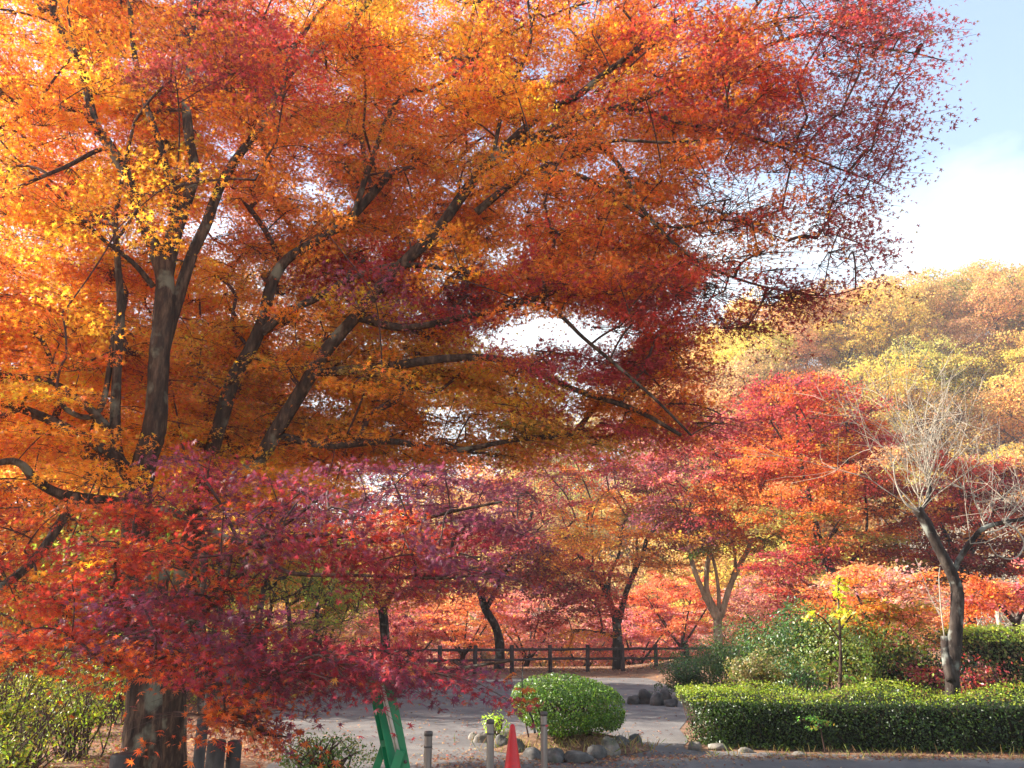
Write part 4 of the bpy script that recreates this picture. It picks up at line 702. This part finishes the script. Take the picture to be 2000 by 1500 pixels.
# ------------------------------------------------------------------ fence round the far edge
fence = thing('wooden_fence', G(1000, 1318), 'dark brown two-rail wooden fence around the far edge of the plaza', 'fence')
fp = [G(404, 1402), G(447, 1376), G(500, 1354), G(556, 1339), G(606, 1329), G(655, 1322), G(725, 1320), G(797, 1318), G(858, 1317), G(927, 1316), G(1000, 1315), G(1075, 1313), G(1148, 1312), G(1217, 1311), G(1282, 1310), G(1345, 1309), G(1406, 1308), G(1468, 1307)]
def post(p, h, r, parent, name='post', tilt=0.0, mat_=None):
    mb = MB(); a = np.array([tilt * rng.normal(), tilt * rng.normal(), 1.0]); t_ = [p + a * z for z in (-.15, .1, h * .5, h - .02, h)]
    tube(mb, t_, [r, r, r * .98, r * .97, r * .86], 12, .025); return mb.build(name, mat_ or M_WOOD, parent)
for p in fp: post(p, 1.06, .085, fence, tilt=.012)
for a, b in zip(fp[:-1], fp[1:]):
    for z in (.50, .88):
        mb = MB(); q = np.linspace(a, b, 5) + [0, 0, z]; q[1:4, 2] += rng.normal(0, .012, 3); tube(mb, q, .052, 10, .03); mb.build('rail', M_WOOD, fence)
# log posts near the camera at the left
LOGP = 'weathered log posts by the big trunks'
for lab, px, ty, d, h, r in [('short dark log post standing alone before the thick trunk, flat top', 243, 1472, 5.6, .84, .082), ('left of the paired grey log posts beside the trunks', 424, 1446, 5.9, .85, .062), ('right of the paired grey log posts, half sunlit', 459, 1447, 6.0, .85, .05), ('thin dark log post behind the paired grey posts', 397, 1402, 7.6, .9, .05)]:
    t_ = P(px, ty, d); base_ = np.array([t_[0], d, 0.0]); r_ = thing('log_post', base_, lab, 'post', LOGP)
    mb = MB(); hh = t_[2]; tube(mb, [base_ + [0, 0, z] for z in (-.2, hh * .3, hh * .7, hh - .012, hh)], [r, r * 1.0, r * .98, r, r * .9], 18, .02); mb.build('post', M_CONC, r_)
    mb = MB(); lathe(mb, [(.001, hh + .004), (r * .55, hh + .006), (r * .86, hh + .001), (r * .9, hh - .004)], base_, 18); mb.build('top_cap', M_WOOD, r_)

# ------------------------------------------------------------------ bollards, cone, barricade
M_STEEL = noise_mat('brushed_steel', [(120, 112, 106), (150, 142, 134), (170, 164, 158)], 3, 0.42, 0.08, (6, 6, .4), metal=.75)
M_STEEL_D = noise_mat('dull_steel_band', [(86, 80, 76), (110, 104, 100)], 8, .55, 0, metal=.6)
for lab, px, ty, d in [('steel bollard right of the green barricade, shortest in view of the three', 837, 1428, 6.9), ('steel bollard left of the red traffic cone', 958, 1405, 7.35), ('steel bollard right of the red cone, before the island bush', 1062, 1390, 7.8)]:
    t_ = P(px, ty, d); b_ = np.array([t_[0], d, 0]); H = t_[2]; R_ = .031; root = thing('steel_bollard', b_, lab, 'bollard', 'steel bollards across the plaza entrance')
    mb = MB(); lathe(mb, [(R_, -.1), (R_, H - .035)], b_, 28); mb.build('tube', M_STEEL, root)
    mb = MB(); lathe(mb, [(R_ + .001, H - .035), (R_ + .0035, H - .034), (R_ + .0035, H - .006), (R_ - .002, H), (.0005, H + .003)], b_, 28); mb.build('cap', M_STEEL_D, root)
    mb = MB(); lathe(mb, [(R_ + .0005, H - .12), (R_ + .0025, H - .118), (R_ + .0025, H - .106), (R_ + .0005, H - .104)], b_, 28); mb.build('band', M_STEEL_D, root)
def plain(name, col, rough=.45, spec=.5, var=.12):
    c0 = np.array(col, float); return noise_mat(name, [tuple(c0 * (1 - var)), tuple(c0), tuple(np.minimum(c0 * (1 + var), 255))], 5, rough, .06, spec=spec, second=(tuple(c0 * .6 + 40), 30, .62, .8))
M_RED = plain('red_cone_plastic', (206, 26, 32), .42); M_GRNP = plain('green_painted_steel', (8, 122, 78), .38); M_WHT = plain('weathered_white_bar', (176, 176, 166), .4)
ct = P(1001, 1414, 7.55); cb = np.array([ct[0], 7.55, 0]); cone = thing('traffic_cone', cb, 'plain red plastic traffic cone between two steel bollards', 'traffic cone')
H = ct[2]; mb = MB(); lathe(mb, [(.150, .03), (.138, .045), (.128, .07), (.024, H - .035), (.021, H - .018), (.014, H - .004), (.001, H)], cb, 36); mb.build('body', M_RED, cone)
mb = MB(); box(mb, cb + [0, 0, .02], (.36, .36, .034), .2); mb.build('base', M_RED, cone)
bd = 5.0
def ext(a, b, d, z=0.0):
    """3-D line through two traced points, carried on down to height z"""
    p, q = P(a[0], a[1], d), P(b[0], b[1], d); k = (p[2] - z) / (p[2] - q[2]); return p, p + (q - p) * k
bar = thing('steel_barricade', ext((752, 1330), (792, 1500), bd)[1], 'leaning green painted steel barricade stand with a white bar in its channel', 'barricade')
def plank(mb, a, b, w, t, wdir=(1, 0, 0)):
    a, b = np.asarray(a), np.asarray(b); d = unit(b - a); x = unit(np.asarray(wdir, float) - d * np.dot(wdir, d)); y = np.cross(d, x); box(mb, (a + b) / 2, (w, t, np.linalg.norm(b - a)), M=np.stack([x, y, d], 1))
mb = MB(); a, b = ext((754, 1322), (788, 1500), bd - .02); plank(mb, a + [.006, 0, 0], b + [.006, 0, 0], .064, .006); mb.build('outer_flange', M_GRNP, bar)
mb = MB(); a, b = ext((725, 1322), (762, 1500), bd + .05); plank(mb, a, b, .055, .006, (1, .5, 0)); mb.build('inner_flange', M_GRNP, bar)
mb = MB(); a, b = ext((738, 1322), (776, 1500), bd + .02); plank(mb, a, b, .09, .005, (.9, .7, 0)); mb.build('channel_web', M_GRNP, bar)
mb = MB(); a, b = P(743, 1322, bd - .03), P(779, 1469, bd - .03); q = np.linspace(a, b, 5); tube(mb, q, .009, 10); tube(mb, q + [-.017, .006, 0], .005, 8); mb.build('white_bar', M_WHT, bar)
mb = MB(); a, b = ext((757, 1436), (735, 1500), bd + .06); plank(mb, a, b, .042, .006, (1, .3, 0)); mb.build('leg', M_GRNP, bar)
mb = MB(); a, b = ext((783, 1466), (762, 1530), bd - .05); plank(mb, a, b, .05, .006); mb.build('leg', M_GRNP, bar)
mb = MB(); c_ = P(792, 1488, bd - .028); lathe(mb, [(.001, .0), (.010, .001), (.010, .008), (.004, .012), (.001, .012)], (0, 0, 0), 10); mb.v[-1] = (mb.v[-1] @ np.array([[1, 0, 0], [0, 0, 1], [0, -1, 0]], np.float32).T * [1, 1, 1] + c_).astype(np.float32); mb.build('bolt', M_STEEL_D, bar)
mb = MB(); box(mb, P(757, 1452, bd + .045), (.07, .03, .035)); mb.build('hinge', M_GRNP, bar)

# ------------------------------------------------------------------ planted island and its stones
mb = MB(); th = np.linspace(0, 2 * np.pi, 41)[:-1]; rr = np.linspace(0, 1, 9); V = []; ic = np.array([ISL[0], ISL[1] + .1, 0])
for r in rr:
    for t_ in th: x, y = ic[0] + 1.18 * r * math.cos(t_), ic[1] + .95 * r * math.sin(t_); V.append((x, y, .19 * (1 - r ** 2.2) + .012 + .02 * math.sin(7 * x) * math.sin(9 * y) * (1 - r)))
i = np.arange(8)[:, None] * 40; j = np.arange(40)[None]; j2 = (j + 1) % 40; mb.add(V, np.stack([i + j, i + 40 + j, i + 40 + j2, i + j2], -1).reshape(-1, 4), smooth=True); struct(mb.build('island_ground', M_SOIL))
def rock(c, s, seed, tint=(1, 1, 1)):
    r_ = np.random.default_rng(seed); nu, nv = 20, 13; V = []; qs = [(unit(r_.normal(size=3)), r_.uniform(.62, .95)) for _ in range(9)]
    for v in np.linspace(0, np.pi, nv):
        for u in np.arange(nu) * 2 * np.pi / nu:
            d = np.array([math.sin(v) * math.cos(u), math.sin(v) * math.sin(u), math.cos(v)]); k = min([1.0] + [h / max(d @ q, 1e-3) for q, h in qs if d @ q > 0]); V.append(d * k)
    V = np.array(V); V *= lump(unit(V), seed, .05)[:, None]; a = r_.uniform(0, 6.28); R_ = np.array([[math.cos(a), -math.sin(a), 0], [math.sin(a), math.cos(a), 0], [0, 0, 1]])
    mb = MB(); i = np.arange(nv - 1)[:, None] * nu; j = np.arange(nu)[None]; j2 = (j + 1) % nu
    V = V * (1 + .035 * r_.normal(size=(len(V), 1)))
    mb.add((V @ R_.T) * s + c, np.stack([i + j, i + nu + j, i + nu + j2, i + j2], -1).reshape(-1, 4), None, tint, smooth=True)
    c0 = np.array([c[0], c[1], 0]); root = bpy.data.objects.new('edging_stone', None); o = mb.build('edging_stone', M_ROCK); bpy.data.objects.remove(root); return o
ST = [('rounded grey stone at the very front of the bush island, biggest of the ring', 1128, 1488, 28, 16), ('grey stone right of the biggest front stone', 1166, 1482, 19, 20), ('tall pale topped stone right of the ring front', 1190, 1476, 20, 22), ('grey stone at the right front of the bush island', 1216, 1466, 19, 18), ('dark low stone at the far right of the island ring', 1240, 1458, 15, 15),
      ('brown grey stone behind the right bollard foot', 1085, 1488, 22, 17), ('small mossy stone between cone and right bollard', 1042, 1482, 19, 15), ('dark mossy stone behind the red cone', 1010, 1472, 17, 18), ('dark grey stone just right of the left bollard', 980, 1464, 17, 17), ('sunlit white stone left of the yellow green seedling', 942, 1450, 17, 11), ('small pale stone leftmost in the island ring', 924, 1445, 9, 8), ('sunlit pale stone behind the yellow green seedling', 985, 1442, 22, 10)]
for k, (lab, px, py, rx, ry) in enumerate(ST):
    b = G(px, py); d = b[1]; s = np.array([rx, rx * .85, ry * 1.15]) * d / FPX; tag(rock(b + [0, 0, s[2] * .28], s, 200 + k, (1.15, 1.1, 1.05) if 'pale' in lab or 'white' in lab else (.62, .62, .64)), lab, 'stone', 'stones around the bush island')
for k, (lab, px, py, rx, ry) in enumerate([('dark stone left of the little group by the path corner', 1236, 1376, 12, 11), ('largest dark stone of the group by the path corner', 1258, 1375, 16, 15), ('dark stone right of centre in the path corner group', 1284, 1378, 14, 14), ('flat stone under the corner shrub', 1312, 1380, 14, 9), ('dark stone right at the back of the path corner group', 1300, 1368, 12, 13)]):
    b = G(px, py); d = b[1]; s = np.array([rx, rx, ry * 1.2]) * d / FPX; tag(rock(b + [0, 0, s[2] * .4], s, 230 + k, (.42, .42, .46)), lab, 'stone', 'stones at the path corner')
for k, (lab, px, py, rx, ry) in enumerate([('round brown stone at the left foot of the long hedge', 1356, 1464, 13, 10), ('flat pale stone under the left end of the long hedge', 1402, 1464, 18, 8), ('small flat stone half buried along the hedge foot', 1455, 1470, 14, 6), ('small grey stone at the hedge foot below the feathery sprig', 1560, 1476, 14, 5)]):
    b = G(px, py); d = b[1]; s = np.array([rx, rx, ry * 1.2]) * d / FPX; tag(rock(b + [0, 0, s[2] * .3], s, 250 + k, (.9, .85, .8)), lab, 'stone', 'stones at the hedge foot')
# dry grass on the island and along the edges
gr = MB(); n = 1500; x = np.concatenate([ic[0] + rng.normal(0, .5, 900), P(1400, 1232, 12)[0] + rng.uniform(-.4, 5.5, 600)]); y = np.concatenate([ic[1] - .35 + rng.normal(0, .3, 900), 11.75 - .09 * np.arange(600) / 600 + rng.normal(0, .12, 600) - .35 * (x[900:] - 2.7) * .2])
keep_ = np.concatenate([np.ones(900, bool), rng.random(600) < .4]); x, y, n = x[keep_], y[keep_], int(keep_.sum())
z0 = np.concatenate([np.full(900, .06), np.zeros(600)])[keep_]; hgt = rng.uniform(.05, .17, n); b = np.stack([x, y, z0], -1); ln_ = np.stack([rng.normal(0, .06, n), rng.normal(0, .06, n), hgt], -1); w = np.stack([rng.normal(0, .004, n), rng.normal(0, .004, n), np.zeros(n)], -1)
V = np.stack([b - w, b + w, b + ln_ * .6 + w * .6 + [0, 0, .01], b + ln_], 1).reshape(-1, 3); gr.add(V, (np.arange(n)[:, None] * 4 + np.arange(4)), None, np.repeat(jit(lin(np.array([(176, 150, 92), (120, 132, 58), (150, 124, 76)]))[rng.integers(0, 3, n)], n), 4, 0)); tag(gr.build('grass', M_FAR), None, None, kind='stuff')
# curled brown leaf bundle on a high twig
cl = MB(); a, b = P(1798, 88, 8.4), P(1786, 111, 8.4); tube(cl, spline([a + [.03, 0, -.02], a, (a + b) / 2 + [.004, 0, 0], b], 5), np.interp(np.linspace(0, 1, 16), [0, .2, .5, .9, 1], [.008, .024, .028, .03, .012]), 10, .12)
tag(cl.build('dead_leaf_roll', M_BARK_DK), 'brown curled dead leaf bundle on a high twig at the upper right against sky', 'dead leaf')

# ------------------------------------------------------------------ the air: pale autumn haze
hz = MB(); box(hz, (0, 187, 34), (620, 440, 80)); m, t, o = mat('haze_air'); pv = N(t, 'ShaderNodeVolumePrincipled'); pv.inputs['Density'].default_value = 0.0008; pv.inputs['Color'].default_value = (.93, .95, 1, 1); pv.inputs['Anisotropy'].default_value = .3
t.links.new(pv.outputs[0], o.inputs['Volume']); hz = hz.build('haze', m); hz['kind'] = 'stuff'
